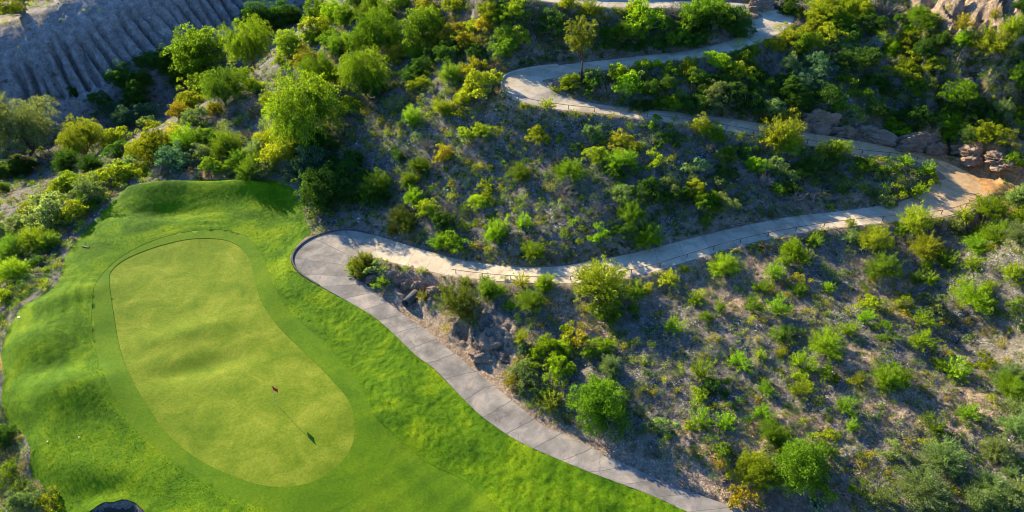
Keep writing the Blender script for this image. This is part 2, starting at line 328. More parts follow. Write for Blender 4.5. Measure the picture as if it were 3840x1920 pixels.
GREEN = [(410,1043),(425,1178),(447,1297),(484,1401),(552,1521),(641,1640),(745,1722),(865,1781),(984,1819),(1103,1822),(1207,1789),(1282,1729),(1324,1655),(1328,1579),(1313,1512),(1280,1463),(1222,1400),(1140,1318),
 (1058,1240),(1012,1184),(976,1124),(956,1057),(934,969),(887,917),(820,895),(716,895),(611,917),(522,947),(462,976),(425,1006)]
GRNW = wpoly(GREEN, 0.1)
FAIR = [(1250,1800),(1360,1700),(1425,1600),(1470,1615),(1600,1725),(1757,1802),(1880,1925),(1950,2200),(900,2250),(1000,1960),(1200,1945)]
FAIRW = wpoly(FAIR, 0.0, 3)
BUNK = [(325,1945),(348,1912),(388,1886),(425,1884),(462,1874),(505,1885),(526,1905),(548,1940),(570,2150),(300,2150)]
BUNKW = wpoly(BUNK, -0.3, 3)
DIRTZ = [(3330,515),(3480,560),(3560,600),(3700,600),(3840,640),(3900,760),(3760,790),(3690,750),(3640,690),(3520,640),(3380,590),(3250,540)]

GULLY_DIR = None
# eroded bank axis (world)
b0 = unproj(0, 470, -8.3); b1 = unproj(1000, 40, -9); bd = (b1 - b0)[:2]; bd /= np.linalg.norm(bd); bn = np.array([-bd[1], bd[0]])
GB3 = np.vstack([[(-112, 40, -7.5), (-106, 75, -8.3), (-99, 97, -8.4)], unproj(np.array([0, 200, 400, 700, 1000, 1240]), np.array([470, 405, 330, 190, 40, -80]), np.array([-8.3, -7, -5.5, -2.5, 1, 4.5])), [(-18, 185, 10), (0, 215, 16)]])
GB = GB3[:, :2]; GBL = np.concatenate([[0], np.cumsum(np.linalg.norm(np.diff(GB, axis=0), axis=1))])
def gully(x, y):
    gd, ip = polydist(x, y, GB); k = np.clip(ip.astype(int), 0, len(GB) - 2); d = GB[k + 1] - GB[k]
    sg = np.sign(d[..., 0] * (y - GB[k][..., 1]) - d[..., 1] * (x - GB[k][..., 0])); return gd * sg, np.interp(ip, np.arange(len(GB)), GBL), np.interp(ip, np.arange(len(GB)), GB3[:, 2])
def bump2(x, y, px, py, sx, sy, a, rot=0.0, z=0.2):
    c = unproj(px, py, z); dx, dy = x - c[0], y - c[1]; r = R(rot); u = dx * math.cos(r) + dy * math.sin(r); v = -dx * math.sin(r) + dy * math.cos(r)
    return a * np.exp(-(u / sx) ** 2 - (v / sy) ** 2)
TANZ = [  # px, py, radius m, kind(0 tan,1 orange)
 (1500,1100,4.0,0),(1620,1060,3.0,0),(1560,1180,2.5,0),(1700,1260,3.5,0),(1850,1330,4.5,0),(1900,1420,3,0),(1850,1050,2.5,0),(2010,1075,2,0),(2400,1060,2.2,0),(2560,1010,2.5,0),
 (2800,1010,3,0),(2900,1120,3,0),(2700,1130,2.5,0),(2650,1720,2.2,0),(2620,1650,2.0,0),(2700,1780,1.5,0),(2700,1720,.8,1),(2900,1620,3,0),(3050,1660,2.5,0),(3300,1050,3,0),(3350,1150,2.5,0),
 (3500,1500,3.5,0),(3640,1530,3,0),(3330,1480,2.5,0),(3200,1350,2,0),(2150,1150,2.5,0),(2250,1240,2,0),(800,650,2.8,1),(720,640,1.6,1),(910,655,1.8,1),(430,715,1.5,1),(0,1360,1.6,1),
 (3650,600,4.5,0),(3750,560,4,0),(3480,560,3.5,1),(3780,650,4,0),(3640,640,3.2,1),(3800,720,3,1),(3820,720,3,0),(3000,80,2,0),(3010,95,3,0),(1650,800,2,0),(1450,850,2,0),(1750,620,2.5,0),
 (3560,40,7,0),(3640,80,5,0),(3720,30,6,0),(3450,20,4,0),(3820,380,3,0),(3700,330,4,0),(1180,300,1.8,0),(1250,200,1.5,0),(30,70,4,0),(1780,560,2,0),(2050,20,1.5,0),(30,1900,3,0),(1880,360,2,0),(1790,300,1.5,0)]
def height(x, y, full=True):
    x = np.asarray(x, float); y = np.asarray(y, float)
    h = tps(x, y)
    lawn = inpoly(x, y, LAWNW); dl, _ = polydist(x, y, LAWNW, True); sl_ = np.where(lawn, -dl, dl)
    off = sstep(0.2, 3.0, sl_)                   # 0 on the lawn, 1 well off it
    dp, ip = polydist(x, y, PC[:, :2]); w = np.interp(ip, np.arange(len(PW)), PW); zp = np.interp(ip, np.arange(len(PC)), PC[:, 2])
    offp = sstep(w + 0.1, w + 1.6, dp)
    # lawn shaping
    m = bump2(x, y, 250, 1480, 3.8, 2.4, 1.25) + bump2(x, y, 110, 1290, 3.0, 2.2, .6) + bump2(x, y, 200, 1375, 4.0, 1.4, -.28, 12) + bump2(x, y, 620, 735, 7, 2.0, 1.0) + bump2(x, y, 950, 730, 4.5, 2.0, .9) \
      + bump2(x, y, 620, 810, 5, 1.5, -.8) + bump2(x, y, 1080, 780, 2.2, 3.0, -.6) + bump2(x, y, 260, 1120, 4, 1.6, .35, 30) + bump2(x, y, 300, 1300, 2.5, 3.5, -.3) + bump2(x, y, 350, 1750, 4, 1.5, .35, -15) + bump2(x, y, 350, 1830, 4, 1.2, -.4, -10) \
      + bump2(x, y, 730, 1370, 5, 1.4, -.38, 22) + bump2(x, y, 700, 1240, 5, 1.6, .30, 22) + bump2(x, y, 1500, 1480, 9, 1.2, .35, -42) + bump2(x, y, 1350, 1360, 7, 1.0, -.25, -50) + bump2(x, y, 1650, 1720, 7, 1.5, -.3, -30) + bump2(x, y, 1100, 1160, 3, 1.2, -.2, -50)
    h = h + m * (1 - off) * sstep(0.0, 1.5, -sl_) 
    # natural roughness
    rough_ = fbm(x * .22, y * .22, 3, 4) * .55 + fbm(x * .9, y * .9, 9, 4) * .22 + fbm(x * 3.1, y * 3.1, 29, 3) * .07
    h = h + rough_ * off * offp
    h = h + off * offp * (0.25 * np.abs(fbm(x * .35 + y * .1, y * .18, 41, 3)))
    # fluted bank
    sd, u, zb = gully(x, y)
    top = 10.5 + 1.2 * fbm(u * .08, u * 0, 3, 3)
    prof = np.interp(sd / top, [-.5, 0, .12, .95, 1.15, 1.55, 1.8, 2.2, 20], [-.1, .0, .7, 8.0, 9.2, 11.2, 11.9, 11.3, 2.0])
    prof = prof * (1 + 1.7 * sstep(GBL[3] + 1, GBL[3] - 12, u) * sstep(0, .5, sd / top))  # unseen left end of the bank raised to throw shade into the gully
    bz = zb + prof + fbm(x * .5, y * .5, 3, 4) * .3
    uu = u + 1.5 * fbm(u * .22, sd * .12, 5, 4) + .05 * sd
    fl = np.abs(np.sin(uu * math.pi / 2.2 + 1.6 * vnoise(u * .25, sd * .05, 8))); fl2 = np.abs(np.sin(uu * math.pi / .93 + 2 * vnoise(u * .4, sd * .1, 18)))
    bankm = sstep(.3, 2.6, sd) * sstep(top * 1.12, top * .8, sd + 1.6 * fbm(u * .6, u * 0 + 3, 9, 2))
    bz = bz - bankm * ((1 - fl) ** 1.3 * 3.8 * (.25 + 1.1 * vnoise(u * .45, sd * .1, 77)) + (1 - fl2) ** 2 * .7)
    h = h + (bz - h) * sstep(-2.5, .8, sd)
    # eroded banks by the path
    for px, py, rr, zz, am in ((1540,1080,4.2,.9,1.2),(1790,1270,3.6,1.3,1.1),(3680,600,4.5,9,1.1),(3790,570,5,10,1.2),(3600,50,10,21,2.6),(3760,200,9,18,1.4)):
        c = unproj(px, py, zz); k = np.exp(-(((x - c[0]) ** 2 + (y - c[1]) ** 2) / rr ** 2) ** 1.5)
        rid = 1 - np.abs(fbm(x * .5 * (1.8 if rr < 4 else 1), y * .28 * (1.8 if rr < 4 else 1), 61, 3)) * 2.4
        h = h + k * offp * off * am * (rid - .6)
    # bunker pit
    bk = inpoly(x, y, BUNKW); db, _ = polydist(x, y, BUNKW, True)
    h = np.where(bk, h - 1.5 * sstep(0.0, 0.8, db), h)
    # bench the path into the hill
    h = zp + (h - zp) * offp
    return h

# grid
NS, NY = 900, 900
sv = np.linspace(-1.12, 1.12, NS); yv = 14 * (215 / 14.) ** np.linspace(0, 1, NY)
S, Y = np.meshgrid(sv, yv); X = S * (Y * 0.95 + 12)
H = height(X, Y)
def hsample(x, y):
    x = np.asarray(x, float); y = np.asarray(y, float)
    fj = np.clip(np.log(np.maximum(y, 14) / 14) / math.log(215 / 14.) * (NY - 1), 0, NY - 1.001)
    fi = np.clip((x / (y * 0.95 + 12) + 1.12) / 2.24 * (NS - 1), 0, NS - 1.001)
    j = fj.astype(int); i = fi.astype(int); a = fi - i; b_ = fj - j
    return (H[j, i] * (1 - a) + H[j, i + 1] * a) * (1 - b_) + (H[j + 1, i] * (1 - a) + H[j + 1, i + 1] * a) * b_
def hit(u, v):
    """first place where the ray through a photo pixel meets the ground"""
    u = np.atleast_1d(np.asarray(u, float)); v = np.atleast_1d(np.asarray(v, float)); dx, dy, dz = ray(u, v)
    t = np.full(u.shape, 20.0); done = np.zeros(u.shape, bool); tl = t.copy()
    for k in range(1400):
        z = CAMH + dz * t; g = hsample(dx * t, dy * t); hitn = (z < g) & ~done; done |= hitn
        tl = np.where(hitn, t, tl); t = np.where(done, t, t + 0.15)
        if done.all(): break
    t = np.where(done, tl - 0.07, 160)
    x, y = dx * t, dy * t; return np.stack([x, y, hsample(x, y)], -1)
TZ = hit([t[0] for t in TANZ], [t[1] for t in TANZ])

zone = np.zeros((NY, NS, 3))
for t, c in zip(TANZ, TZ):
    d2 = ((X - c[0]) ** 2 + (Y - c[1]) ** 2) / t[2] ** 2; k = sstep(0.30, 0.62, np.exp(-d2) + 0.22 * fbm(X * .8, Y * .8, 91, 4))
    zone[..., t[3]] = np.maximum(zone[..., t[3]], k)
sdz, _, _ = gully(X, Y); zone[..., 2] = sstep(-6, 0, sdz) * sstep(24, 19, sdz)
# tan verge either side of the path
dpp, ipp = polydist(X, Y, PC[:, :2]); wpp = np.interp(ipp, np.arange(len(PW)), PW)
zone[..., 0] = np.maximum(zone[..., 0], sstep(1.3, .2, dpp - wpp + .5 * fbm(X, Y, 15, 3)) * .8)
lawnm = inpoly(X, Y, LAWNW); dlm, _ = polydist(X, Y, LAWNW, True)
Hg = H - np.where(lawnm, 0.22 * sstep(0.02, 0.5, dlm), 0.0) - 0.18 * sstep(0.0, -0.35, dpp - wpp)
idx = np.arange(NS * NY).reshape(NY, NS)
Fq = np.stack([idx[:-1, :-1], idx[:-1, 1:], idx[1:, 1:], idx[1:, :-1]], -1).reshape(-1, 4)
# far apron so that the hillside runs on to the horizon
me = mesh_np('ground', np.stack([X, Y, Hg], -1).reshape(-1, 3), Fq, True); setcol(me, 'zone', zone.reshape(-1, 3))
ground = link('hillside_ground', me, M['ground']); tag(ground, kind='structure')
def apron():
    ring = np.concatenate([idx[0, :], idx[1:, -1], idx[-1, -2::-1], idx[-2:0:-1, 0]]); V0 = np.stack([X, Y, Hg], -1).reshape(-1, 3)[ring]; c = np.array([0, 60.]); V = [V0 - (0, 0, .05)]
    for s in (1.6, 3.5, 12):
        P = V0.copy(); P[:, :2] = c + (V0[:, :2] - c) * s; P[:, 2] = V0[:, 2] * .6 + 3 * fbm(P[:, 0] * .02, P[:, 1] * .02, 4, 3) - 2; V.append(P)
    V = np.concatenate(V); n = len(ring); F_ = []
    for k in range(3):
        a = np.arange(n) + k * n; b_ = np.roll(np.arange(n), -1) + k * n; F_.append(np.stack([a, a + n, b_ + n, b_], -1))
    me = mesh_np('outer_ground', V, np.concatenate(F_), True); setcol(me, 'zone', np.zeros((len(V), 3))); tag(link('outer_ground', me, M['ground']), kind='structure')
apron()

# ------------------------------------------------------------------ sheets of turf, draped on the ground
def sheet(name, poly, step, zoff, mat, extra=None, holes=(), skirt=0.25, hfun=None):
    poly = np.asarray(poly); bx0, by0 = poly.min(0); bx1, by1 = poly.max(0); by0 = max(by0, 14.5)
    gx, gy = np.meshgrid(np.arange(bx0, bx1, step), np.arange(by0, by1, step * .9)); gx = gx + (np.arange(gx.shape[0]) % 2)[:, None] * step * .5
    gx, gy = gx.ravel(), gy.ravel(); m = inpoly(gx, gy, poly); d, _ = polydist(gx, gy, poly, True); m &= d > step * .5
    for hp in holes:
        m &= ~inpoly(gx, gy, hp); d, _ = polydist(gx, gy, hp, True); m &= d > step * .5
    def dens(p):
        out = []
        for i in range(len(p)):
            a, b_ = p[i], p[(i + 1) % len(p)]; k = max(1, int(np.linalg.norm(b_ - a) / step))
            for q in range(k): out.append(a + (b_ - a) * q / k)
        return np.array(out)
    loops = [dens(poly)] + [dens(np.asarray(h)) for h in holes]
    pts = np.concatenate(loops + [np.stack([gx[m], gy[m]], -1)]); faces = []; s = 0
    edges = []
    for lp in loops:
        n = len(lp); edges += [(s + i, s + (i + 1) % n) for i in range(n)]; s += n
    v, e, f, ov, oe, of = geometry.delaunay_2d_cdt([Vector(p) for p in pts], edges, [], 0, 1e-5, False)
    v = np.array([(p.x, p.y) for p in v]); f = np.array([q for q in f if len(q) == 3])
    c = v[f].mean(1); k = inpoly(c[:, 0], c[:, 1], poly)
    for hp in holes: k &= ~inpoly(c[:, 0], c[:, 1], np.asarray(hp))
    f = f[k]
    a2 = v[f]; cr = (a2[:, 1, 0] - a2[:, 0, 0]) * (a2[:, 2, 1] - a2[:, 0, 1]) - (a2[:, 1, 1] - a2[:, 0, 1]) * (a2[:, 2, 0] - a2[:, 0, 0])
    f[cr < 0] = f[cr < 0][:, ::-1]
    z = (height(v[:, 0], v[:, 1]) if hfun is None else hfun(v[:, 0], v[:, 1])) + zoff
    if extra is not None: z = z + extra(v[:, 0], v[:, 1])
    V = np.column_stack([v, z])
    if skirt:
        ee = np.sort(np.concatenate([f[:, [0, 1]], f[:, [1, 2]], f[:, [2, 0]]]), 1); u_, cnt = np.unique(ee, axis=0, return_counts=True); be = u_[cnt == 1]
        n0 = len(V); V = np.vstack([V, V, V - (0, 0, skirt)]); f = np.vstack([f, np.column_stack([be[:, 0] + n0, be[:, 1] + n0, be[:, 1] + 2 * n0]), np.column_stack([be[:, 0] + n0, be[:, 1] + 2 * n0, be[:, 0] + 2 * n0])])
    me = mesh_np(name, V, f, True); o = link(name, me, mat); tag(o, kind='structure'); return o, v, z
GRN_S = [tuple(p) for p in GRNW]
def lawn_extra(x, y):
    dc, _ = polydist(x, y, COLW, True); df, _ = polydist(x, y, FAIRW, True)
    k = sstep(0, .5, dc) * sstep(0, .5, df)
    t = np.abs(fbm(x * 1.7, y * 1.7, 33, 3)); g = fbm(x * 4.2, y * 3.6, 35, 3)
    sw = np.sin(dc * 2 * math.pi / 1.25 + 2.2 * fbm(x * .25, y * .25, 44, 2)) * sstep(-.1, .5, fbm(x * .16, y * .16, 46, 2)) * .035
    c = unproj(1150, 1500, 0.); right = sstep(-4, 5, (x - c[0]) * .8 + (y - c[1]) * .35); fine = fbm(x * 6.5, y * 6.5, 37, 2)
    return k * ((.3 + .7 * right) * (.06 * (vnoise(x * 2.6, y * 2.0, 31) - .4) + .06 * fbm(x * 3.6, y * 3.2, 35, 2) - .02 * t) + .03 * fine + (1.1 - .6 * right) * sw)
sheet('rough_lawn', LAWNW, 0.15, 0.0, M['rough'], lawn_extra, [COLW, FAIRW])
sheet('putting_collar', COLW, 0.4, -0.02, M['collar'], None, [GRNW], 0.1)
sheet('putting_green', GRNW, 0.45, -0.06, M['green'], None, [], 0.1)
sheet('mown_fairway', FAIRW, 0.4, -0.02, M['fairway'], None, [COLW], 0.1)
sheet('sand_bunker', BUNKW, 0.35, 0.05, M['shaded_sand'], None, [], 0.1)

# ------------------------------------------------------------------ path surface
def build_path():
    K = 7; n = len(PL); t = np.linspace(0, 1, K); V = PL[:, None] * (1 - t)[None, :, None] + PR[:, None] * t[None, :, None]; V = V.copy()
    V[..., 2] += 0.02
    Lr = PL.copy(); Rr = PR.copy(); Lr[:, 2] -= 0.2; Rr[:, 2] -= 0.2
    V = np.concatenate([Lr[:, None], V, Rr[:, None]], 1); K += 2
    s = np.concatenate([[0], np.cumsum(np.linalg.norm(np.diff(PC, axis=0), axis=1))])
    ii = np.arange(n * K).reshape(n, K); f = np.stack([ii[:-1, :-1], ii[:-1, 1:], ii[1:, 1:], ii[1:, :-1]], -1).reshape(-1, 4)[:, ::-1]
    me = mesh_np('cart_path', V.reshape(-1, 3), f, False); uvl = me.uv_layers.new(name='UVMap')
    U = np.repeat(s, K); vi = np.empty(len(me.loops), np.int32); me.loops.foreach_get('vertex_index', vi)
    # skew joints a little like the photographed slabs
    W = np.tile(np.arange(K) / K, n); sk = np.interp(np.arange(n) / 5., [0, 8, 11, 16, 19, 44, 47, 52, 55], [-2.9, -2.7, -1.0, .0, 1.5, 1.2, 0, 0, -1.0]); sk = np.repeat(sk, K); uv = np.stack([U[vi] + sk[vi] * W[vi], W[vi] * 3], -1).astype(np.float32); uvl.data.foreach_set('uv', uv.ravel())
    k = np.arange(n) / 5.; tan = sstep(14.5, 18.0, k); dirt = sstep(31, 34, k) * sstep(46, 36, k)
    acr = np.tile(np.linspace(0, 1, K), n)
    zc = np.stack([np.repeat(tan, K), np.repeat(dirt, K) * (0.4 + .6 * acr) , np.zeros(n * K)], -1); setcol(me, 'zone', zc)
    tag(link('cart_path', me, M['path']), kind='structure')
build_path()
def ribbon(name, P, w, h, mat, kind='structure', sink=.15):
    P = np.asarray(P, float); T = np.gradient(P[:, :2], axis=0); T /= np.linalg.norm(T, axis=1)[:, None] + 1e-9; Nn = np.stack([-T[:, 1], T[:, 0]], -1)
    a = P.copy(); a[:, :2] += Nn * w / 2; b_ = P.copy(); b_[:, :2] -= Nn * w / 2
    V = np.stack([a - (0, 0, sink), a + (0, 0, h), b_ + (0, 0, h), b_ - (0, 0, sink)], 1); n = len(P); ii = np.arange(n * 4).reshape(n, 4)
    f = np.concatenate([np.stack([ii[:-1, k], ii[1:, k], ii[1:, (k + 1) % 4], ii[:-1, (k + 1) % 4]], -1) for k in range(4)] + [ii[:1], ii[-1:, ::-1]])
    o = link(name, mesh_np(name, V.reshape(-1, 3), f), mat)
    if kind: tag(o, kind=kind)
    return o
def edge_off(P, Q, d):   # move edge P outward from Q by d
    D = P - Q; D /= np.linalg.norm(D[:, :2], axis=1)[:, None]; E = P + D * d; E[:, 2] = P[:, 2]; return E
ribbon('kerb', edge_off(PL, PR, .09)[5 * 11:5 * 17], .16, .16, M['darkkerb'])
ribbon('kerb', edge_off(PL, PR, .09)[5 * 47 - 2:5 * 52], .18, .18, M['kerb'])
ribbon('kerb', edge_off(PR, PL, .09)[5 * 47:5 * 52], .16, .14, M['kerb'])
ribbon('kerb', edge_off(PR, PL, .08)[5 * 11:5 * 17], .14, .10, M['darkkerb'])
ribbon('kerb', edge_off(PL, PR, .09)[5 * 57:5 * 62], .16, .14, M['kerb'])

# ------------------------------------------------------------------ railings
def tube(pts, r, sides=5):
    """list of polylines -> arrays; r per point or scalar"""
    pts = np.asarray(pts, float); n = len(pts); r = np.broadcast_to(r, (n,)); T = np.gradient(pts, axis=0); T /= np.linalg.norm(T, axis=1)[:, None] + 1e-9
    up = np.where(np.abs(T[:, 2:3]) > .9, [[1., 0, 0]], [[0, 0, 1.]]); A = np.cross(T, up); A /= np.linalg.norm(A, axis=1)[:, None] + 1e-9; B = np.cross(T, A)
    a = np.arange(sides) * 2 * math.pi / sides; V = pts[:, None] + r[:, None, None] * (A[:, None] * np.cos(a)[None, :, None] + B[:, None] * np.sin(a)[None, :, None])
    ii = np.arange(n * sides).reshape(n, sides); jj = np.roll(ii, -1, 1)
    f = np.stack([ii[:-1], jj[:-1], jj[1:], ii[1:]], -1).reshape(-1, 4); return V.reshape(-1, 3), f
class MB:
    def __init__(s): s.V = []; s.F = []; s.n = 0
    def add(s, V, F_): s.V.append(V); s.F.append(np.asarray(F_) + s.n); s.n += len(V); return s
    def build(s, name, mat, parent=None, smooth=False): return link(name, mesh_np(name, np.concatenate(s.V), np.concatenate(s.F), smooth), mat, parent)
def railing(a, b, inset, label, left=False):
    P = (PL if left else PR)[a:b]; Q = (PR if left else PL)[a:b]; D = Q - P; D /= np.linalg.norm(D, axis=1)[:, None]; P = P + D * inset
    root = bpy.data.objects.new('guard_rail', None); COL.objects.link(root); root.location = P[0]; tag(root, label, 'railing', 'low rusty railings along the cart path')
    L = P - P[0]; mb = MB()
    mb.add(*tube(L + (0, 0, .52), .028, 6)); mb.build('rail', M['rust'], root)
    s = np.concatenate([[0], np.cumsum(np.linalg.norm(np.diff(P, axis=0), axis=1))]); pm = None
    for d in np.arange(.5, s[-1], 3.0):
        p = np.array([np.interp(d, s, L[:, k]) for k in range(3)])
        if pm is None:
            V, f = tube(np.array([(0, 0, -.2), (0, 0, .1), (0, 0, .5)]), .04, 6); pm = mesh_np('post', V, f); pm.materials.append(M['rust'])
        o = bpy.data.objects.new('post', pm); COL.objects.link(o); o.parent = root; o.location = p
railing(5 * 20, 5 * 34 - 2, .45, 'low rusty railing along the outer edge of the long middle path leg')
railing(5 * 36, 5 * 48, .35, 'low rusty railing on the downhill edge of the upper path leg', True)

# ------------------------------------------------------------------ foliage prototypes (crown width 1 m, base at z = 0)
def leaves(Cn, D, L, W, r=rng):
    """diamond leaves at Cn pointing D"""
    n = len(Cn); D = D / (np.linalg.norm(D, axis=1)[:, None] + 1e-9); Rn = r.normal(size=(n, 3)); S = np.cross(D, Rn); S /= np.linalg.norm(S, axis=1)[:, None] + 1e-9
    L = np.broadcast_to(L, (n,))[:, None]; W = np.broadcast_to(W, (n,))[:, None]
    V = np.stack([Cn - D * L * .5, Cn + S * W * .5, Cn + D * L * .5, Cn - S * W * .5], 1).reshape(-1, 3); return V, np.arange(n * 4).reshape(n, 4)
def leafmesh(name, Cn, D, L, W, dry=None, var=None):
    V, f = leaves(Cn, D, L, W); me = mesh_np(name, V, f); n = len(Cn)
    a = rng.random(n) * .7 + (var if var is not None else rng.random(n)) * .3; b_ = dry if dry is not None else (rng.random(n) < .06) * 1.0
    setcol(me, 'leaf', np.repeat(np.stack([a, b_, a * 0], -1), 4, 0)); me.materials.append(M['leaf']); return me
def sphere_pts(n, zmin=-.2):
    z = rng.uniform(zmin, 1, n); a = rng.uniform(0, 2 * math.pi, n); r = np.sqrt(1 - z * z); return np.stack([r * np.cos(a), r * np.sin(a), z], -1)
def twigmesh(name, paths, mat, sides=3):
    mb = MB()
    for p, r in paths: mb.add(*tube(p, r, sides))
    me = mesh_np(name, np.concatenate(mb.V), np.concatenate(mb.F)); me.materials.append(mat); return me
def proto_F(nst, nl, lsz, hr, up=.45):        # feathery radiating stems
    C_, D_, var = [], [], []; paths = []
    lob = [(rng.uniform(0, 2 * math.pi), rng.uniform(.65, 1.15)) for _ in range(5)]
    for i in range(nst):
        a = rng.uniform(0, 2 * math.pi); ph = math.acos(1 - rng.random() * (1 - math.cos(R(82)))) ; k = 1.0
        for la, lk in lob:
            k += (lk - 1) * max(0, math.cos(a - la)) ** 3
        d = np.array([math.cos(a) * math.sin(ph), math.sin(a) * math.sin(ph), math.cos(ph)]); L = rng.uniform(.72, 1.05) * k
        t = np.linspace(0, 1, 6)[:, None]; e = d * np.array([.5, .5, hr]) * L; p = t * e * np.array([1, 1, 1]) + np.array([0, 0, 1]) * (t - t * t) * up * .5 * math.sin(ph)
        p = p + rng.normal(size=3) * .04 * t
        if i % 4 == 0: paths.append((p, np.linspace(.009, .003, 6)))
        tt = 1 - .72 * rng.random(nl) ** 1.4; q = np.stack([np.interp(tt, t[:, 0], p[:, c]) for c in range(3)], -1); q += rng.normal(size=q.shape) * .022
        dd = (p[-1] - p[-3])[None] / np.linalg.norm(p[-1] - p[-3]) + rng.normal(size=q.shape) * .45; dd[:, 2] += .25
        C_.append(q); D_.append(dd); var.append(np.full(nl, rng.random()))
    C_ = np.concatenate(C_); C_[:, 2] = np.maximum(C_[:, 2], .01)
    return leafmesh('foliage', C_, np.concatenate(D_), lsz * rng.uniform(.7, 1.5, len(C_)), lsz * .42, None, np.concatenate(var)), twigmesh('stems', paths, M['twig'])
def proto_K(nh, nl, lsz, hr, hs=.14, fill=1.0):         # knobbly heads of leaves on a twiggy frame
    C_, D_, var = [], [], []; paths = []
    ax = rng.uniform(.8, 1.15); 
    nlb = max(5, nh // 8); lobes = [(sphere_pts(1, -.05)[0] * np.array([.30 * ax, .30 / ax, hr * .72]) * rng.uniform(.55, 1.15), rng.uniform(.12, .21)) for _ in range(nlb)]
    for i in range(nh):
        lc, lr = lobes[i % nlb]; s = sphere_pts(1, -.3)[0]; c = lc + s * lr * np.array([1, 1, .9]) * rng.uniform(.6, 1.1); c[2] = abs(c[2]) + .04
        h = hs * rng.uniform(.6, 1.25); q = sphere_pts(nl, -.5); rad = rng.uniform(.35, 1, nl)[:, None] ** .5
        C_.append(c + q * h * rad * np.array([1, 1, .8])); D_.append(q + np.array([0, 0, .5]) + rng.normal(size=q.shape) * .4); var.append(np.full(nl, rng.random()))
        if i % 2 == 0:
            t = np.linspace(0, 1, 4)[:, None]; p = t * c + rng.normal(size=3) * .03 * (t - t * t) * 4; paths.append((p, np.linspace(.010, .004, 4)))
    C_ = np.concatenate(C_); C_[:, 2] = np.maximum(C_[:, 2], .01)
    return leafmesh('foliage', C_, np.concatenate(D_), lsz * rng.uniform(.7, 1.4, len(C_)), lsz * .6, None, np.concatenate(var)), twigmesh('stems', paths, M['twig'])
def proto_D(nst):                               # bare twigs
    paths = []
    for i in range(nst):
        a = rng.uniform(0, 2 * math.pi); ph = rng.uniform(.1, 1.4); d = np.array([math.cos(a) * math.sin(ph) * .5, math.sin(a) * math.sin(ph) * .5, math.cos(ph) * .5]) * rng.uniform(.6, 1)
        t = np.linspace(0, 1, 4)[:, None]; p = t * d + rng.normal(size=3) * .06 * t * t; paths.append((p, np.linspace(.008, .003, 4)))
        for k in range(3):
            s = p[2] + rng.normal(size=3) * .01; e = s + d * .35 + rng.normal(size=3) * .09; e[2] = max(e[2], .02); paths.append((np.array([s, (s + e) / 2 + rng.normal(size=3) * .01, e]), np.array([.005, .004, .002])))
    n = 260; q = sphere_pts(n, 0) * rng.uniform(.3, 1, n)[:, None] * np.array([.42, .42, .4]); q[:, 2] += .03
    return leafmesh('foliage', q, rng.normal(size=q.shape), .022, .014), twigmesh('stems', paths, M['twig'])
def branch_tree(hr, nl_limb, trunk=.035, crown_lo=.35, droop=0.5, nfr=16, nlf=60, lsz=.02, upright=False):
    paths = []; C_, D_, var = [], [], []; H_ = hr
    split = hr * crown_lo * .6; lean = rng.normal(size=2) * .04; top = np.array([lean[0], lean[1], split])
    paths.append((np.array([(0, 0, -.05), (lean[0] * .3, lean[1] * .3, split * .5), top]), np.array([trunk * 1.25, trunk, trunk * .85])))
    for i in range(nl_limb):
        a = i * 2.4 + rng.uniform(-.4, .4); rad = rng.uniform(.16, .32) if i % 3 else rng.uniform(.02, .12); hz = H_ * (rng.uniform(.40, .76) if not upright else rng.uniform(.5, .85)) + (.10 if i % 3 == 0 else 0)
        e = np.array([math.cos(a) * rad, math.sin(a) * rad, hz]); t = np.linspace(0, 1, 5)[:, None]; p = top + (e - top) * t; p[:, 2] += (np.sqrt(t[:, 0]) - t[:, 0]) * .05; p += rng.normal(size=p.shape) * .012 * t
        paths.append((p, np.linspace(trunk * .6, trunk * .18, 5)))
        for j in range(nfr):
            s0 = p[rng.integers(2, 5)] + rng.normal(size=3) * .01; az = a + rng.normal() * 1.0; out = rng.uniform(.16, .30) * (1 if not upright else .7)
            t = np.linspace(0, 1, 7); rise = rng.uniform(.02, .16); fr = np.stack([s0[0] + math.cos(az) * out * t, s0[1] + math.sin(az) * out * t, s0[2] + rise * np.sin(t * math.pi * .75) * 1.4 - droop * out * t ** 2.2 * .9], -1)
            fr += rng.normal(size=3) * .01
            if j % 3 == 0: paths.append((fr, np.linspace(trunk * .14, trunk * .05, 7)))
            tt = rng.random(nlf) ** .75; q = np.stack([np.interp(tt, t, fr[:, c]) for c in range(3)], -1) + rng.normal(size=(nlf, 3)) * np.array([.016, .016, .012])
            dd = np.gradient(fr, axis=0)[(tt * 6).astype(int)]; dd = dd / np.linalg.norm(dd, axis=1)[:, None] + rng.normal(size=dd.shape) * .35; dd[:, 2] -= .15
            C_.append(q); D_.append(dd); var.append(np.full(nlf, rng.random()))
    C_ = np.concatenate(C_)
    return leafmesh('crown', C_, np.concatenate(D_), lsz * rng.uniform(.7, 1.5, len(C_)), lsz * .45, None, np.concatenate(var)), twigmesh('trunk', paths, M['bark'], 5)
def proto_B(nh, nl, lsz, hr):
    fo, st = proto_K(nh, nl, lsz, hr, .075); 
    tr = [(np.array([(0, 0, -.05), (.02, 0, .12 * hr), (.0, .02, .3 * hr)]), np.array([.035, .03, .02]))]
    for i in range(9):
        s = sphere_pts(1, .2)[0] * np.array([.36, .36, .6 * hr]); t = np.linspace(0, 1, 4)[:, None]; tr.append((np.array([0, 0, .1 * hr]) + t * s + rng.normal(size=(4, 3)) * .01, np.linspace(.016, .005, 4)))
    return fo, twigmesh('trunk', tr, M['bark'], 5)
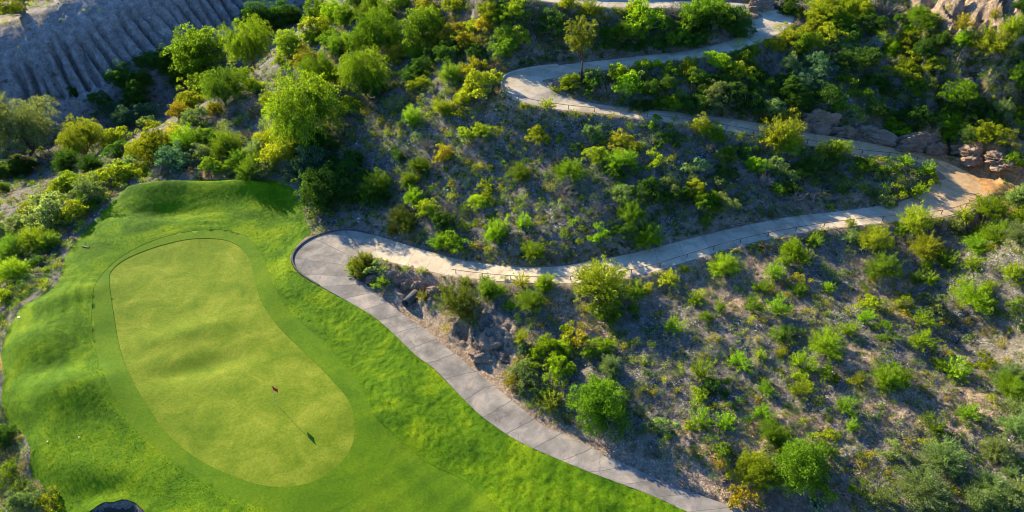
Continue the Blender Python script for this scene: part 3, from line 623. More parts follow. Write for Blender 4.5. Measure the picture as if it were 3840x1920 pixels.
PROTO = {
 'Fs': [proto_F(50, 30, .062, r_) for r_ in (.7, .8, .62, .75)], 'Fl': [proto_F(150, 56, .034, r_) for r_ in (.66, .74, .6, .78)],
 'Ks': [proto_K(26, 44, .058, r_, .12) for r_ in (.42, .5, .38, .55)], 'Kl': [proto_K(96, 60, .032, r_, .08) for r_ in (.46, .54, .42, .5)],
 'D': [proto_D(46) for _ in range(3)], 'B': [proto_B(300, 62, .026, r_) for r_ in (.62, .7, .66)],
 'M': [branch_tree(r_, 15, .020, .12, .62, 26, 80, .020) for r_ in (.74, .68, .78, .7)], 'T': [branch_tree(1.45, 12, .03, .5, .1, 16, 44, .034, True) for _ in range(2)],
}
HR = {'Fs': .62, 'Fl': .62, 'Ks': .62, 'Kl': .68, 'D': .5, 'B': .75, 'M': .80, 'T': 1.35}
CO = {'g': (.18, .30, .024), 'G': (.27, .43, .022), 'y': (.33, .40, .028), 'o': (.38, .35, .030), 'v': (.20, .23, .03), 'd': (.08, .17, .028), 's': (.25, .34, .12), 'b': (.11, .22, .12), 'w': (.22, .19, .13)}
CNAME = {'g': 'mid green', 'G': 'bright green', 'y': 'yellow-green', 'o': 'golden olive', 'v': 'olive green', 'd': 'dark green', 's': 'sage green', 'b': 'blue-green', 'w': 'grey-brown'}

# catalogue: one line per 640 x 480 tile of the photograph, items x,y,width,type,colour in 1717-px tile units
CAT = """
0,0: 250,70,260,K,y 50,215,120,K,y 130,135,120,K,y 480,45,110,K,s 1240,770,290,B,d 1460,790,210,B,d 1400,950,270,B,d 770,930,180,K,d 1640,590,260,B,d 990,1030,200,K,d 910,870,150,K,d 1420,620,160,K,d 1130,1100,200,K,b 1270,1210,220,K,b 1500,1130,200,K,b 560,740,90,K,d 620,970,90,K,d 340,30,120,K,y 60,820,70,K,d 1480,1250,160,K,b
640,0: 330,540,560,B,g 850,490,540,M,G 560,880,500,M,g 1350,1090,840,M,G 1540,740,420,M,G 1230,440,330,B,y 1440,310,300,K,y 1500,130,330,B,g 1670,120,260,B,G 1370,620,240,K,o 1120,630,160,K,y 1060,720,120,K,s 1210,830,140,K,y 860,880,190,K,y 770,760,220,K,y 330,890,300,K,y 240,1020,280,K,y 160,1000,170,K,s 530,690,130,K,d 110,1130,210,K,o 300,1190,260,K,s 820,1070,240,D,w 460,1080,170,K,o 700,1210,130,K,y 1000,1010,170,K,y 1660,470,220,F,g 930,190,330,B,d 1120,130,340,B,d 660,230,160,K,d 800,220,240,B,d 1250,160,200,B,d 60,620,300,B,d 130,760,260,B,d 40,1230,160,K,y 560,1260,140,K,g 1180,960,170,K,o 1340,500,110,K,y 1420,400,200,K,y 1590,380,200,K,g 1330,60,120,K,d 640,1130,150,D,w
1280,0: 370,390,500,M,G 260,790,520,M,G 840,300,430,B,g 750,520,200,F,G 430,130,350,F,g 60,140,250,B,g 270,140,190,F,g 60,420,260,F,g 1100,740,270,F,g 1230,690,150,F,y 1380,700,220,K,o 1480,870,330,K,y 1630,690,110,K,o 1230,980,200,F,y 1030,1060,270,F,y 1200,1110,160,K,y 720,1190,190,F,G 510,1050,150,K,y 700,970,90,K,g 1070,930,90,K,g 910,900,110,K,s 780,830,190,K,y 870,740,130,K,y 540,830,130,K,o 660,850,80,K,y 120,1050,210,K,y 260,1110,150,K,o 30,1060,140,K,g 410,1190,130,K,o 590,1250,120,K,y 850,70,230,K,o 940,160,210,K,y 770,120,140,K,y 1150,40,220,K,y 1260,80,130,K,g 1510,130,240,K,y 1150,190,120,K,y 1330,250,170,K,y 1480,220,210,K,o 1270,190,160,D,w 1170,330,200,K,o 1300,420,230,K,o 1650,130,280,B,g 1650,390,220,K,g 1650,500,220,K,g 1500,470,130,K,g 990,550,90,K,g 1000,420,200,K,o 1560,560,160,K,d 1640,290,90,K,y 1560,330,140,D,w 1330,60,120,D,w 640,150,160,D,w 560,560,200,K,o 470,480,160,K,o 900,560,200,K,d 700,740,240,K,d 1130,560,200,K,d 350,900,240,K,d 1390,530,180,K,d 1150,850,150,K,d 1440,790,140,D,w 330,40,200,B,g 590,40,200,K,g 180,40,220,K,d 1100,480,240,K,d 820,640,260,B,d 1650,1090,120,K,s 1410,1040,100,K,o 1000,330,160,K,y 60,620,120,K,d 60,890,160,K,o 40,720,160,K,g
1920,0: 60,70,260,B,y 60,210,220,K,s 70,400,210,K,y 400,250,270,K,d 330,245,110,K,G 320,590,150,K,d 430,480,140,K,s 570,20,170,K,y 780,110,230,F,y 930,150,150,K,o 1110,110,100,K,y 1200,80,150,F,y 690,260,150,K,G 840,290,160,K,g 1060,290,240,K,g 1310,220,330,K,G 1210,340,220,K,g 960,420,220,K,d 1070,420,120,K,g 1460,120,130,B,d 1650,350,220,K,g 1340,430,170,K,d 1610,120,230,D,w 1030,730,190,K,G 1160,860,300,K,G 1400,670,160,K,G 1280,670,170,K,y 1580,700,190,K,g 1690,730,130,K,g 620,820,190,K,y 520,790,120,K,y 440,900,140,K,y 780,790,220,K,s 830,880,220,K,d 960,920,200,D,w 1560,1020,220,K,G 1540,850,220,K,d 1300,1060,190,K,d 350,1050,150,F,y 120,1060,120,K,o 640,1140,150,K,y 790,1160,70,K,o 980,1180,90,K,o 350,1250,110,K,s 730,1260,130,K,g 1640,1180,90,K,s 1180,1250,150,K,g 100,520,160,D,w 200,80,200,D,w 300,40,140,K,d 1530,260,200,K,d 1200,450,200,K,d 1450,450,200,K,d 1590,480,160,K,d 480,350,160,K,d 640,170,160,K,d 1650,60,120,K,d 1080,1040,140,K,d 1400,900,200,K,d 1680,940,160,K,g 1420,1060,170,K,d 700,920,150,D,w 1000,170,140,K,d 130,640,160,K,d 1440,1240,170,K,g 1600,1250,160,K,g 880,1250,130,K,s
2560,0: 170,110,360,K,g 350,180,300,K,g 80,210,260,K,g 500,190,260,K,d 680,220,100,K,g 40,390,190,K,d 300,310,320,K,d 440,330,200,K,d 580,300,200,K,d 350,50,170,K,g 140,410,200,K,d 950,260,120,K,y 1040,230,70,K,y 570,430,160,K,y 800,400,140,K,y 870,480,190,K,y 660,510,190,K,g 590,570,170,K,g 840,600,220,D,w 1160,360,260,K,y 1070,420,160,K,y 1400,140,300,B,y 1400,40,260,B,y 1540,190,300,B,g 1650,60,240,B,y 1460,370,240,K,y 1310,290,220,K,y 1640,470,190,K,s 1250,460,260,K,g 1120,520,160,K,g 1490,620,220,D,w 1350,620,260,K,b 280,590,190,K,G 390,630,210,K,G 600,700,250,K,y 700,620,150,K,y 60,680,190,K,y 130,790,180,K,g 560,820,130,K,g 820,850,170,K,g 900,910,160,K,g 760,990,140,K,g 220,840,220,K,d 1370,780,180,K,b 1550,790,150,K,d 1440,980,280,K,d 1520,1000,160,K,g 1610,1090,170,K,g 1690,930,130,K,G 1160,1090,90,K,y 1390,1110,100,K,y 1120,940,300,B,d 920,720,280,D,w 1010,840,260,K,d 490,960,270,K,d 320,950,260,K,s 130,1000,280,K,d 650,1070,260,K,d 900,1080,240,K,s 850,1190,180,K,o 1060,1210,210,K,o 320,1230,100,K,g 170,1265,220,K,y 1250,780,250,K,b 420,830,200,K,d 1560,640,230,K,d 1650,320,240,K,d 750,740,200,K,d 1290,1040,180,K,d 950,560,170,D,w 1180,120,120,K,g 1060,70,200,K,d 1260,640,160,K,s 300,720,170,D,w 1640,800,170,K,g 1200,870,200,K,b 720,900,180,K,d 1050,660,200,K,s
3200,0: 80,80,240,B,y 640,140,210,B,g 710,240,210,K,g 570,300,170,K,G 830,230,150,K,y 820,330,120,K,y 690,350,150,K,y 290,370,160,K,G 360,470,190,K,G 500,430,220,K,y 450,220,200,K,d 300,110,270,D,w 560,680,300,K,y 420,720,170,K,y 710,700,150,K,y 850,640,190,K,y 980,660,120,K,y 710,560,130,K,s 770,850,160,K,y 550,900,230,K,g 420,950,140,K,y 240,700,260,D,w 1030,950,330,K,g 960,1090,180,K,d 940,1210,260,K,G 400,1245,210,K,G 190,1030,160,K,g 310,770,90,K,y 1090,410,220,F,G 1370,400,420,F,y 1600,250,280,F,y 1090,230,180,F,o 1640,750,220,F,g 1650,840,120,F,G 1350,620,120,K,y 1300,750,140,K,s 1670,50,150,B,d 1500,1080,240,F,s 1640,1150,210,K,y 1660,1240,130,K,g 60,950,170,K,g 40,1170,130,K,G 1250,1130,260,K,d 100,600,260,K,d 600,1150,270,K,d 1130,1190,200,D,w 150,800,220,K,d 900,830,220,D,w 130,260,230,K,d 730,1060,220,D,w 1450,1250,200,K,g 1380,1275,80,K,y 880,420,200,K,d 700,470,190,K,d 300,900,190,K,d 1060,1040,170,K,d 600,560,170,K,d 130,1000,160,K,g 230,1130,190,K,d 1200,1250,200,K,d 950,60,100,K,y 1400,180,130,F,o 1660,620,150,F,s 1600,1010,140,D,w
0,480: 300,40,700,M,s 860,110,480,M,y 1200,90,240,K,y 1580,170,450,B,y 1400,210,220,B,y 820,500,160,K,o 970,510,220,K,y 1180,470,320,K,y 1330,400,240,K,s 720,590,260,K,y 940,660,310,K,s 520,840,430,K,s 320,830,220,K,y 770,860,260,K,y 600,660,240,K,y 730,700,180,D,w 80,1080,240,K,s 380,1100,330,F,y 150,1210,330,F,g 500,1140,240,F,g 580,900,240,K,s 200,960,200,K,s 30,600,150,B,d 430,640,120,K,d 900,400,160,K,d 1640,410,220,D,w 70,400,260,B,d 250,360,260,B,d 700,330,260,B,d 940,340,220,B,d 1180,250,200,K,d 870,770,200,K,g 420,950,200,K,s 1430,410,180,K,y
640,480: 70,90,260,K,o 180,140,330,F,G 590,140,330,F,G 560,230,240,F,g 870,230,220,F,s 900,330,260,F,g 1110,250,400,F,y 1010,400,260,F,s 720,320,210,F,g 810,440,250,F,g 600,370,190,K,g 440,360,200,K,g 1440,370,340,K,b 930,100,170,K,y 1050,90,210,F,y 1540,610,480,B,d 260,200,230,D,w 60,310,330,K,b 330,90,200,K,g 430,150,200,K,d 1180,400,200,D,w 1300,420,220,K,b 1350,200,240,B,d 1450,80,240,B,d 1590,160,240,B,d 1200,60,200,K,s 760,60,180,D,w 830,170,150,D,w 1620,300,180,K,d 1430,930,130,K,s 1500,1010,160,K,s 1160,530,130,K,s 1640,420,170,K,d 330,270,200,K,s
1280,480: 40,210,130,K,y 30,300,110,K,y 300,170,160,K,o 470,180,160,K,y 330,50,100,K,y 470,20,120,K,y 580,30,120,K,y 760,90,150,K,G 870,70,90,K,s 1010,180,110,K,g 1090,60,110,K,G 1270,50,170,K,y 1440,40,190,K,y 1600,20,150,K,y 1040,290,190,K,o 800,370,250,F,g 590,430,160,K,G 700,520,230,F,g 1260,340,120,K,o 1400,370,140,K,y 1490,390,110,K,y 1340,400,120,K,y 1230,470,120,K,y 1360,470,90,K,g 1640,330,90,K,G 1680,490,120,K,g 400,560,350,F,g 280,660,210,K,g 110,560,150,K,s 20,600,110,K,g 720,690,230,F,G 1110,550,120,K,o 1130,660,160,K,y 1400,720,200,K,G 1450,620,180,K,y 1610,740,100,K,G 1510,740,110,K,g 1600,580,80,K,y 880,820,200,K,y 610,900,230,F,v 520,1030,150,F,o 680,980,210,F,v 830,1050,150,K,g 770,1110,130,K,y 1070,820,220,D,w 1060,960,240,K,d 1220,980,140,K,G 1320,970,130,K,G 1560,1050,280,F,G 1000,1150,210,K,g 1150,1180,260,K,g 1350,1170,120,K,o 1480,1210,130,K,y 1680,880,80,K,G 330,860,110,K,y 860,160,230,D,w 130,320,220,K,d 100,430,240,K,d 260,500,200,K,d 400,700,200,K,d 120,700,200,K,d 950,600,160,K,d 1240,800,160,K,d 560,250,170,K,d 1400,180,160,D,w 650,240,160,D,w 200,640,120,K,s 1170,280,110,K,s 950,400,160,D,w
1920,480: 250,90,220,K,y 470,110,120,K,y 630,160,120,K,G 770,60,220,K,s 1100,140,270,K,o 1080,310,290,F,G 830,280,210,K,y 1350,170,160,K,s 1430,330,190,K,y 1590,300,110,K,y 1500,110,170,K,d 570,430,290,F,G 80,470,230,F,g 380,590,160,K,y 540,600,250,D,w 90,690,150,K,g 110,770,130,K,g 30,840,80,K,G 480,790,120,K,s 700,710,120,K,g 840,700,150,K,s 1080,560,110,K,G 1130,640,220,K,s 1050,710,110,K,s 750,830,140,K,g 870,810,200,D,w 1200,880,270,F,g 110,960,190,F,G 200,1230,250,F,G 620,960,150,K,G 540,1040,160,K,G 700,1000,100,K,y 880,1060,190,K,G 670,1130,90,K,y 1360,1110,290,F,G 1380,980,120,K,d 1640,1000,100,F,g 1350,640,270,K,d 1560,570,220,K,s 1650,660,220,K,d 820,420,140,K,s 850,500,90,K,s 1650,120,170,K,d 1150,1010,220,K,d 270,210,180,D,w 480,300,200,D,w 640,330,140,K,s 1290,330,150,D,w 1350,480,180,D,w 1000,450,180,K,d 1480,700,200,K,d 260,770,70,K,s 600,760,150,D,w 950,620,110,K,s 1600,820,150,K,d 1230,420,140,K,g 20,350,100,K,s
2560,480: 250,80,210,K,g 60,230,130,K,s 420,280,210,K,g 560,90,120,K,y 700,100,160,K,y 960,70,430,F,y 1000,170,260,F,G 740,380,210,K,G 670,350,160,K,g 870,380,190,K,s 930,230,160,K,G 970,290,100,K,y 1240,270,120,K,G 1100,270,80,K,y 1340,400,280,K,d 1310,540,140,K,g 100,400,190,K,s 110,520,160,K,s 90,620,210,K,y 370,600,190,K,s 200,790,260,K,g 450,790,250,K,s 220,950,140,F,g 980,590,170,K,g 1050,470,170,K,s 1430,250,220,K,d 1680,400,140,K,g 1510,330,200,K,d 1620,580,190,K,d 1130,720,210,D,w 1500,790,110,K,y 1090,1200,330,F,G 1310,1130,170,F,G 1400,1030,130,K,y 770,1140,70,K,y 1690,960,110,F,y 1680,1100,160,F,s 640,230,180,K,d 800,540,220,D,w 580,480,200,D,w 420,440,200,K,d 300,700,200,K,d 1080,600,180,K,d 300,440,140,D,w 1180,400,200,K,d 1580,200,200,K,y 300,180,180,D,w 60,100,140,K,s 1650,250,150,K,g 1300,680,150,D,w 1200,210,140,K,g 1560,420,140,D,w 900,860,150,K,d 780,820,140,K,d 1130,850,130,K,d
3200,480: 1420,1080,300,F,g 1640,1080,260,F,s 1240,1060,200,F,y 510,330,160,F,G 80,350,210,K,g 330,410,190,K,g 270,300,110,K,o 740,430,170,F,G 750,520,170,K,y 610,420,160,K,s 100,580,140,K,g 300,590,160,K,G 430,640,190,K,y 620,650,190,F,G 280,730,200,K,s 200,450,160,K,s 480,510,160,K,y 660,590,120,K,g 180,650,160,K,d 430,60,180,K,G 930,70,240,K,G 1360,110,280,K,y 1660,320,180,K,g 1640,200,110,K,y 1470,420,110,K,o 1150,90,190,K,d 610,930,300,F,y 1330,800,330,F,G 1110,890,180,F,y 1640,700,300,F,s 1640,920,210,K,G 1350,950,290,D,w 200,1130,290,F,y 700,1220,290,F,y 1230,1190,260,F,G 1010,1000,160,F,s 1110,1070,130,K,g 1550,1160,140,K,s 480,1040,150,F,g 1400,1200,130,K,o 1650,1230,120,K,y 100,1100,150,K,o 880,1050,160,D,w 1500,1030,220,K,d 550,1120,160,D,w 380,760,130,K,s 1590,400,130,K,g 1540,240,150,K,d 950,1200,150,D,w 730,1120,120,K,d 360,500,120,K,s 60,480,130,K,g
1280,960: 240,80,240,F,v 370,110,170,K,s 460,60,80,K,g 140,130,170,F,y 430,270,190,F,g 650,130,110,K,g 810,145,100,F,y 830,410,140,F,v 1180,480,470,F,v 1500,330,310,F,g 1640,220,100,K,s 1680,510,150,F,G 1330,690,120,K,d 1060,720,160,K,o 270,20,110,F,o 200,180,160,F,v 1240,260,130,F,v
1920,960: 100,270,170,F,o 330,270,240,F,G 880,270,580,F,y 1240,360,210,F,G 1360,330,140,F,y 1590,240,230,F,y 1590,390,100,K,s 200,470,270,F,g 370,450,150,K,o 60,420,150,K,y 680,510,140,K,o 790,500,130,K,y 930,450,170,K,y 890,530,160,K,g 960,590,250,K,g 1080,490,120,K,s 1210,530,160,F,g 400,620,150,K,o 60,620,130,K,g 180,670,160,K,s 700,700,130,K,o 860,740,80,K,o 560,780,190,K,y 85,840,180,F,y 330,960,300,K,G 460,930,260,K,G 480,1130,260,K,G 860,910,240,K,g 1000,850,140,K,y 1130,910,110,K,o 1260,860,130,K,y 1390,880,120,K,y 1540,900,80,K,b 1620,710,210,F,G 1190,1030,130,K,y 1330,1050,130,K,y 1460,700,90,K,s 1690,960,100,K,s 1560,1100,160,K,s 1670,1150,160,K,g 980,1110,270,F,s 1530,1240,110,K,y 1370,1180,110,K,d 640,850,200,K,o 160,1170,280,K,s 1100,760,130,K,g 120,760,130,K,s 300,690,90,K,o 750,940,120,K,y 60,1050,130,K,o 1230,620,110,K,d 1340,740,140,K,d 1000,760,90,K,y 150,920,180,K,b 60,1240,200,K,o 650,970,130,K,d 1480,560,100,K,s 1190,870,90,K,d 1440,1080,90,K,s
2560,960: 400,110,270,F,G 580,110,150,K,d 900,160,210,F,G 1020,60,170,F,g 1200,30,190,F,y 120,440,190,F,G 190,370,100,F,y 240,610,170,F,g 370,540,150,F,g 560,330,140,K,d 780,330,200,F,g 880,310,150,K,y 1030,390,120,K,o 700,500,210,F,g 940,530,250,F,G 690,640,140,K,y 790,650,100,K,o 1190,270,170,K,o 1160,360,160,F,g 1460,320,150,F,G 1440,130,150,K,y 1600,160,120,K,s 1350,400,100,K,y 1450,460,150,K,o 1260,560,140,K,o 1460,560,90,K,y 1660,555,120,K,y 950,790,180,F,g 1090,750,170,K,d 1640,740,190,F,G 1420,900,330,F,G 1180,1070,250,F,G 1490,1190,190,K,g 750,830,90,K,o 650,830,70,K,y 1000,920,140,K,o 560,1060,240,F,G 770,1000,130,F,y 970,990,110,F,y 190,1010,110,K,y 180,1180,250,F,y 20,130,110,F,y 1200,1240,170,K,y 300,810,140,K,o 1000,1160,70,K,o 820,1250,140,K,y 1350,490,120,K,s 1180,140,110,K,g 500,80,110,F,y 370,250,80,K,y 1270,640,120,K,s 1100,870,90,K,y 490,720,60,K,s 1690,170,110,K,d 1530,230,120,K,s 120,840,90,K,s 400,830,80,K,s 560,860,70,K,s 330,1270,90,K,g 440,1265,90,K,s 1690,1265,120,K,y 1060,280,100,K,d 650,230,80,K,o 30,300,90,K,s 880,1270,90,K,s
3200,960: 280,120,300,F,g 110,320,130,K,g 450,390,130,K,o 490,480,170,K,y 140,490,210,K,y 60,430,90,K,o 330,540,150,K,y 110,620,190,F,G 290,660,90,K,g 340,800,190,K,g 400,680,110,K,d 500,590,110,K,o 610,240,160,F,g 760,230,160,F,G 730,90,130,F,G 910,60,230,F,g 1190,70,190,F,G 1080,230,160,K,G 840,490,220,K,s 690,640,220,F,G 1190,420,340,F,G 1350,310,160,F,G 1600,150,260,F,y 650,850,260,F,G 870,680,80,K,o 930,630,120,K,o 1140,660,120,K,o 1140,820,120,K,s 1480,870,130,K,o 1330,770,90,K,o 1570,730,110,K,y 1660,500,190,K,g 1690,720,160,K,d 1300,1060,190,K,y 1540,1050,130,K,o 980,1160,260,F,G 850,1090,160,F,g 400,1100,140,K,g 330,1230,300,F,G 470,1240,220,F,g 1580,1200,310,F,s 40,1260,140,F,y 950,970,120,K,o 1690,990,90,K,y 1270,1210,80,K,y 230,720,130,K,g 1400,130,200,D,w 1050,500,120,K,o 640,420,110,K,o 1000,340,130,K,y 200,220,130,K,o 1560,560,150,K,d 1640,280,160,K,y 800,970,80,K,d 720,1170,70,K,o 790,1200,70,K,o 1400,740,80,K,o 540,560,90,K,y 1420,560,150,K,d
1920,1440: 70,80,160,K,v 400,200,240,F,v 210,170,160,K,y 550,340,130,K,d 270,300,70,K,y 880,150,580,B,g 1480,430,210,K,s 1620,480,100,K,b 1380,230,90,K,b 1310,60,100,K,y 1410,75,100,K,o 1640,50,100,K,o 1430,690,130,D,w 1660,880,90,K,d 200,30,160,K,d 430,380,60,K,y 330,90,170,K,d 1280,300,110,K,d 1560,250,90,K,s 1340,440,160,K,d 1550,560,150,K,d 760,440,70,K,y 670,420,60,K,y
2560,1440: 150,130,180,K,y 300,220,140,K,y 430,210,130,K,y 580,140,130,K,g 740,155,120,K,o 840,60,170,F,G 1170,80,240,F,y 1350,160,140,K,y 1060,230,90,K,d 1210,360,120,K,y 170,380,240,F,G 420,390,230,F,G 790,300,230,F,G 900,500,310,F,g 640,360,150,K,d 350,640,220,K,g 130,700,60,K,d 370,800,140,K,o 700,880,400,B,y 1180,830,600,B,g 1620,250,210,F,G 1690,430,160,F,G 1440,520,180,K,y 1560,500,110,K,s 1440,660,210,F,g 1340,1190,230,P,s 1690,1060,120,K,s 300,40,220,K,d 600,1130,240,K,o 60,430,130,F,y 480,220,120,K,g 1440,350,130,K,d 1500,700,130,K,s 760,1200,160,K,s 960,1170,180,D,w 1000,700,130,K,g 540,740,90,K,s 930,400,110,K,g 1050,460,100,K,s 430,900,90,K,d 1640,850,60,K,y 100,230,80,K,d 370,1080,60,K,d
3200,1440: 250,320,120,K,b 480,370,70,K,s 780,430,250,F,g 1120,290,240,F,G 930,140,70,K,o 1380,130,140,K,y 1560,50,300,F,G 1640,260,260,F,s 1620,430,310,F,s 1430,650,330,F,s 880,760,380,F,s 390,690,200,K,s 570,570,150,K,o 720,590,150,K,y 430,860,90,K,y 320,880,80,K,o 80,810,140,K,o 690,1040,420,F,s 280,1150,280,F,s 80,1090,210,K,g 1000,1060,120,K,o 1370,1040,400,F,s 1680,1050,220,F,s 1280,1200,330,K,s 700,1220,260,K,s 1200,1080,110,K,o 150,700,130,K,o 280,210,120,K,s 60,720,120,K,g 580,740,90,K,y 840,590,130,K,y 1150,420,110,K,s 980,530,120,K,d 1250,750,120,K,d 480,1000,110,K,s 950,1230,160,K,s 600,880,110,K,g 1640,750,130,K,s 1550,900,150,F,s 900,300,120,K,s 1560,1230,250,K,s 40,1250,150,K,o
0,960: 170,130,330,F,G 40,60,150,K,s 70,420,200,K,y 180,470,130,K,g 40,640,150,K,d 40,250,150,K,y 330,70,160,K,d 250,320,120,K,d
0,1440: 80,530,260,B,d 60,640,150,K,d 110,880,190,K,G 60,1000,130,K,g 30,430,110,K,d 330,1170,300,K,s 520,1200,240,K,y 200,1080,160,K,s 150,1240,160,K,s 20,230,60,K,b
"""
items = []; UT = 640 / 1717.
for line in CAT.strip().splitlines():
    hd, body = line.split(':'); ox, oy = map(float, hd.split(','))
    for it in body.split():
        x, y, w, t, c = it.split(','); items.append([ox + float(x) * UT, oy + float(y) * UT, float(w) * UT, t, c])
items = [it for it in items if it[1] < 1935]
U = np.array([i[0] for i in items]); Vv = np.array([i[1] for i in items]); Wp = np.array([i[2] for i in items])
G0 = hit(U, Vv); dep = np.arctan2(CAMH - G0[:, 2], G0[:, 1]); hrr = np.array([{'F': .6, 'K': .6, 'D': .5, 'B': .75, 'M': .8, 'T': 1.3, 'P': .6}[i[3]] for i in items])
GP = hit(U, Vv + .48 * hrr * Wp * np.cos(dep)); _, _, DD = project(GP); WM = Wp * DD / F

REG = [ # px polygon -> phrase
 ('on the sunny rim above the fluted bank', [(-50,-50),(640,-50),(300,60),(-50,140)]),
 ('in the shaded gully under the fluted bank', [(-50,60),(700,-50),(1240,-50),(1170,100),(1000,130),(860,180),(740,270),(640,400),(420,450),(300,430),(-50,440)]),
 ('in the dark gully left of the lawn', [(-50,560),(240,560),(420,620),(300,680),(180,740),(80,830),(-50,880)]),
 ('on the gully edge below the fluted bank', [(-50,380),(760,380),(560,640),(-50,640)]),
 ('along the left edge of the lawn', [(-50,620),(560,560),(560,740),(260,1000),(260,1300),(-50,1330)]),
 ('at the lower left corner of the lawn', [(-50,1330),(300,1330),(400,2000),(-50,2000)]),
 ('on the bank behind the lawn', [(480,560),(1130,470),(1280,640),(1230,960),(1000,700),(480,740)]),
 ('at the ridge crest above the gully', [(600,60),(1240,-50),(1240,200),(1000,300),(860,470),(560,560),(560,400)]),
 ('on the shoulder of the ridge', [(850,200),(1280,150),(1500,200),(1500,520),(1130,520),(850,480)]),
 ('on the hillside left of the top path', [(1200,-50),(1950,-50),(1950,140),(1550,200),(1200,210)]),
 ('left of the upper hairpin', [(1450,150),(1990,130),(1990,280),(1890,420),(1450,430)]),
 ('on the slope below the topmost path leg', [(1900,-50),(2560,-50),(2560,210),(1950,260)]),
 ('inside the topmost bend of the path', [(2500,-50),(2850,-50),(2850,160),(2500,220)]),
 ('inside the upper hairpin', [(2040,250),(2330,230),(2330,440),(2040,400)]),
 ('on the bushy bank above the upper path leg', [(2330,200),(2860,150),(2860,490),(2330,440)]),
 ('on the hillside right of the top bend', [(2850,-50),(3330,-50),(3330,220),(2850,300)]),
 ('in the thicket above the upper path leg', [(2850,220),(3330,220),(3330,600),(2850,520)]),
 ('below the rocky bluff at upper right', [(3330,-50),(3960,-50),(3960,300),(3330,300)]),
 ('above the orange cut bank at right', [(3330,250),(3960,250),(3960,700),(3500,640),(3330,600)]),
 ('just under the upper path leg', [(1900,350),(3200,560),(3200,620),(1900,500)]),
 ('at the right tip of the dark slope', [(3050,540),(3500,600),(3500,720),(3050,820)]),
 ('on the dark slope above the lower hairpin', [(1130,480),(1560,420),(1560,980),(1130,980)]),
 ('at the foot of the dark slope', [(1450,800),(3100,740),(3100,860),(2100,1020),(1450,960)]),
 ('on the upper left of the dark slope', [(1500,380),(1920,380),(1920,620),(1500,620)]),
 ('on the middle of the dark slope', [(1500,500),(2330,480),(2330,860),(1500,860)]),
 ('on the right half of the dark slope', [(2300,400),(3200,520),(3200,860),(2300,860)]),
 ('on the eroded bank by the lower hairpin', [(1290,940),(1960,1040),(1960,1460),(1290,1150)]),
 ('beside the railing of the middle path', [(1900,980),(3600,760),(3600,880),(2600,1080),(1900,1130)]),
 ('at the right end of the middle path', [(3450,760),(3960,640),(3960,980),(3450,980)]),
 ('beside the lowest path leg', [(1800,1350),(2350,1350),(2450,1620),(2900,1800),(2900,2000),(2400,1900),(1800,1500)]),
 ('near the top of the lower gravel slope', [(1900,1080),(2700,1020),(2700,1270),(1900,1400)]),
 ('in the middle of the lower gravel slope', [(2250,1200),(3000,1200),(3000,1640),(2350,1640)]),
 ('on the upper right of the gravel slope', [(2650,880),(3400,820),(3400,1240),(2650,1240)]),
 ('on the far right of the gravel slope', [(3300,850),(3960,850),(3960,1420),(3300,1420)]),
 ('in the bottom right corner thicket', [(3300,1640),(3960,1400),(3960,2000),(3300,2000)]),
 ('on the lower right of the gravel slope', [(-100,-100),(4000,-100),(4000,2100),(-100,2100)]),
]
def region(u, v):
    for nm, pl in REG:
        if inpoly(np.array([u]), np.array([v]), pl)[0]: return nm
ORD = ['first','second','third','fourth','fifth','sixth','seventh','eighth','ninth','tenth','eleventh','twelfth','thirteenth','fourteenth','fifteenth','sixteenth','seventeenth','eighteenth','nineteenth','twentieth','twenty-first','twenty-second','twenty-third','twenty-fourth','twenty-fifth','twenty-sixth','twenty-seventh','twenty-eighth','twenty-ninth','thirtieth']
order = np.argsort(-Wp); TREES = {'M', 'T', 'B'}
rec = []; stuffidx = []; nk = {}
for i in order:
    t = items[i][3]
    if t in TREES and Wp[i] > 70: rec.append(i); continue
    if nk.get(t, 0) < 290 and Wp[i] > (46 if t == 'K' else 38) or t == 'P': rec.append(i); nk[t] = nk.get(t, 0) + 1
    else: stuffidx.append(i)
KW = {'F': ('feathery_shrub', 'feathery shrub', 'shrub'), 'K': ('leafy_shrub', 'clumpy shrub', 'shrub'), 'D': ('bare_bush', 'twiggy bush', 'bush'),
      'B': ('round_tree', 'round tree', 'tree'), 'M': ('mesquite_tree', 'feathery tree', 'tree'), 'P': ('prickly_pear', 'prickly pear cactus', 'cactus')}
GRP = {'shrub': 'shrubs on the desert hillside', 'bush': 'bare twiggy bushes on the hillside', 'tree': 'trees around the green', 'cactus': None}
def sizew(t, wm):
    if t in 'BM': return 'large' if wm > 6.5 else ('small' if wm < 4 else 'medium')
    return 'large' if wm > 3.4 else ('small' if wm < 2.0 else 'medium')
keys = {}
for i in rec:
    it = items[i]; t = it[3]; rg = region(it[0], it[1]); c = CNAME[it[4]] if t != 'D' else 'grey'
    base = f"{sizew(t, WM[i])} {c} {KW[t][1]} {rg}" if t != 'P' else 'prickly pear cactus at the slope foot below the big green tree'
    keys.setdefault(base, []).append(i)
LABEL = {}
for b_, ids in keys.items():
    ids.sort(key=lambda k: items[k][0]); n_ = len(ids)
    for q, k in enumerate(ids):
        LABEL[k] = b_ if n_ == 1 else f"{b_}, {'leftmost' if q == 0 else 'rightmost' if q == n_ - 1 else ORD[q] + ' from left'}"
import re
for k in LABEL:
    while len(re.split(r'[\s-]+', LABEL[k])) > 16 and ' the ' in LABEL[k]: LABEL[k] = LABEL[k].replace(' the ', ' ', 1)
def vary(c, amt=.18):
    c = np.array(c); k = 1 + rng.uniform(-amt, amt); h = rng.uniform(-.12, .12); return (c[0] * k * (1 + h), c[1] * k, c[2] * k, 1)
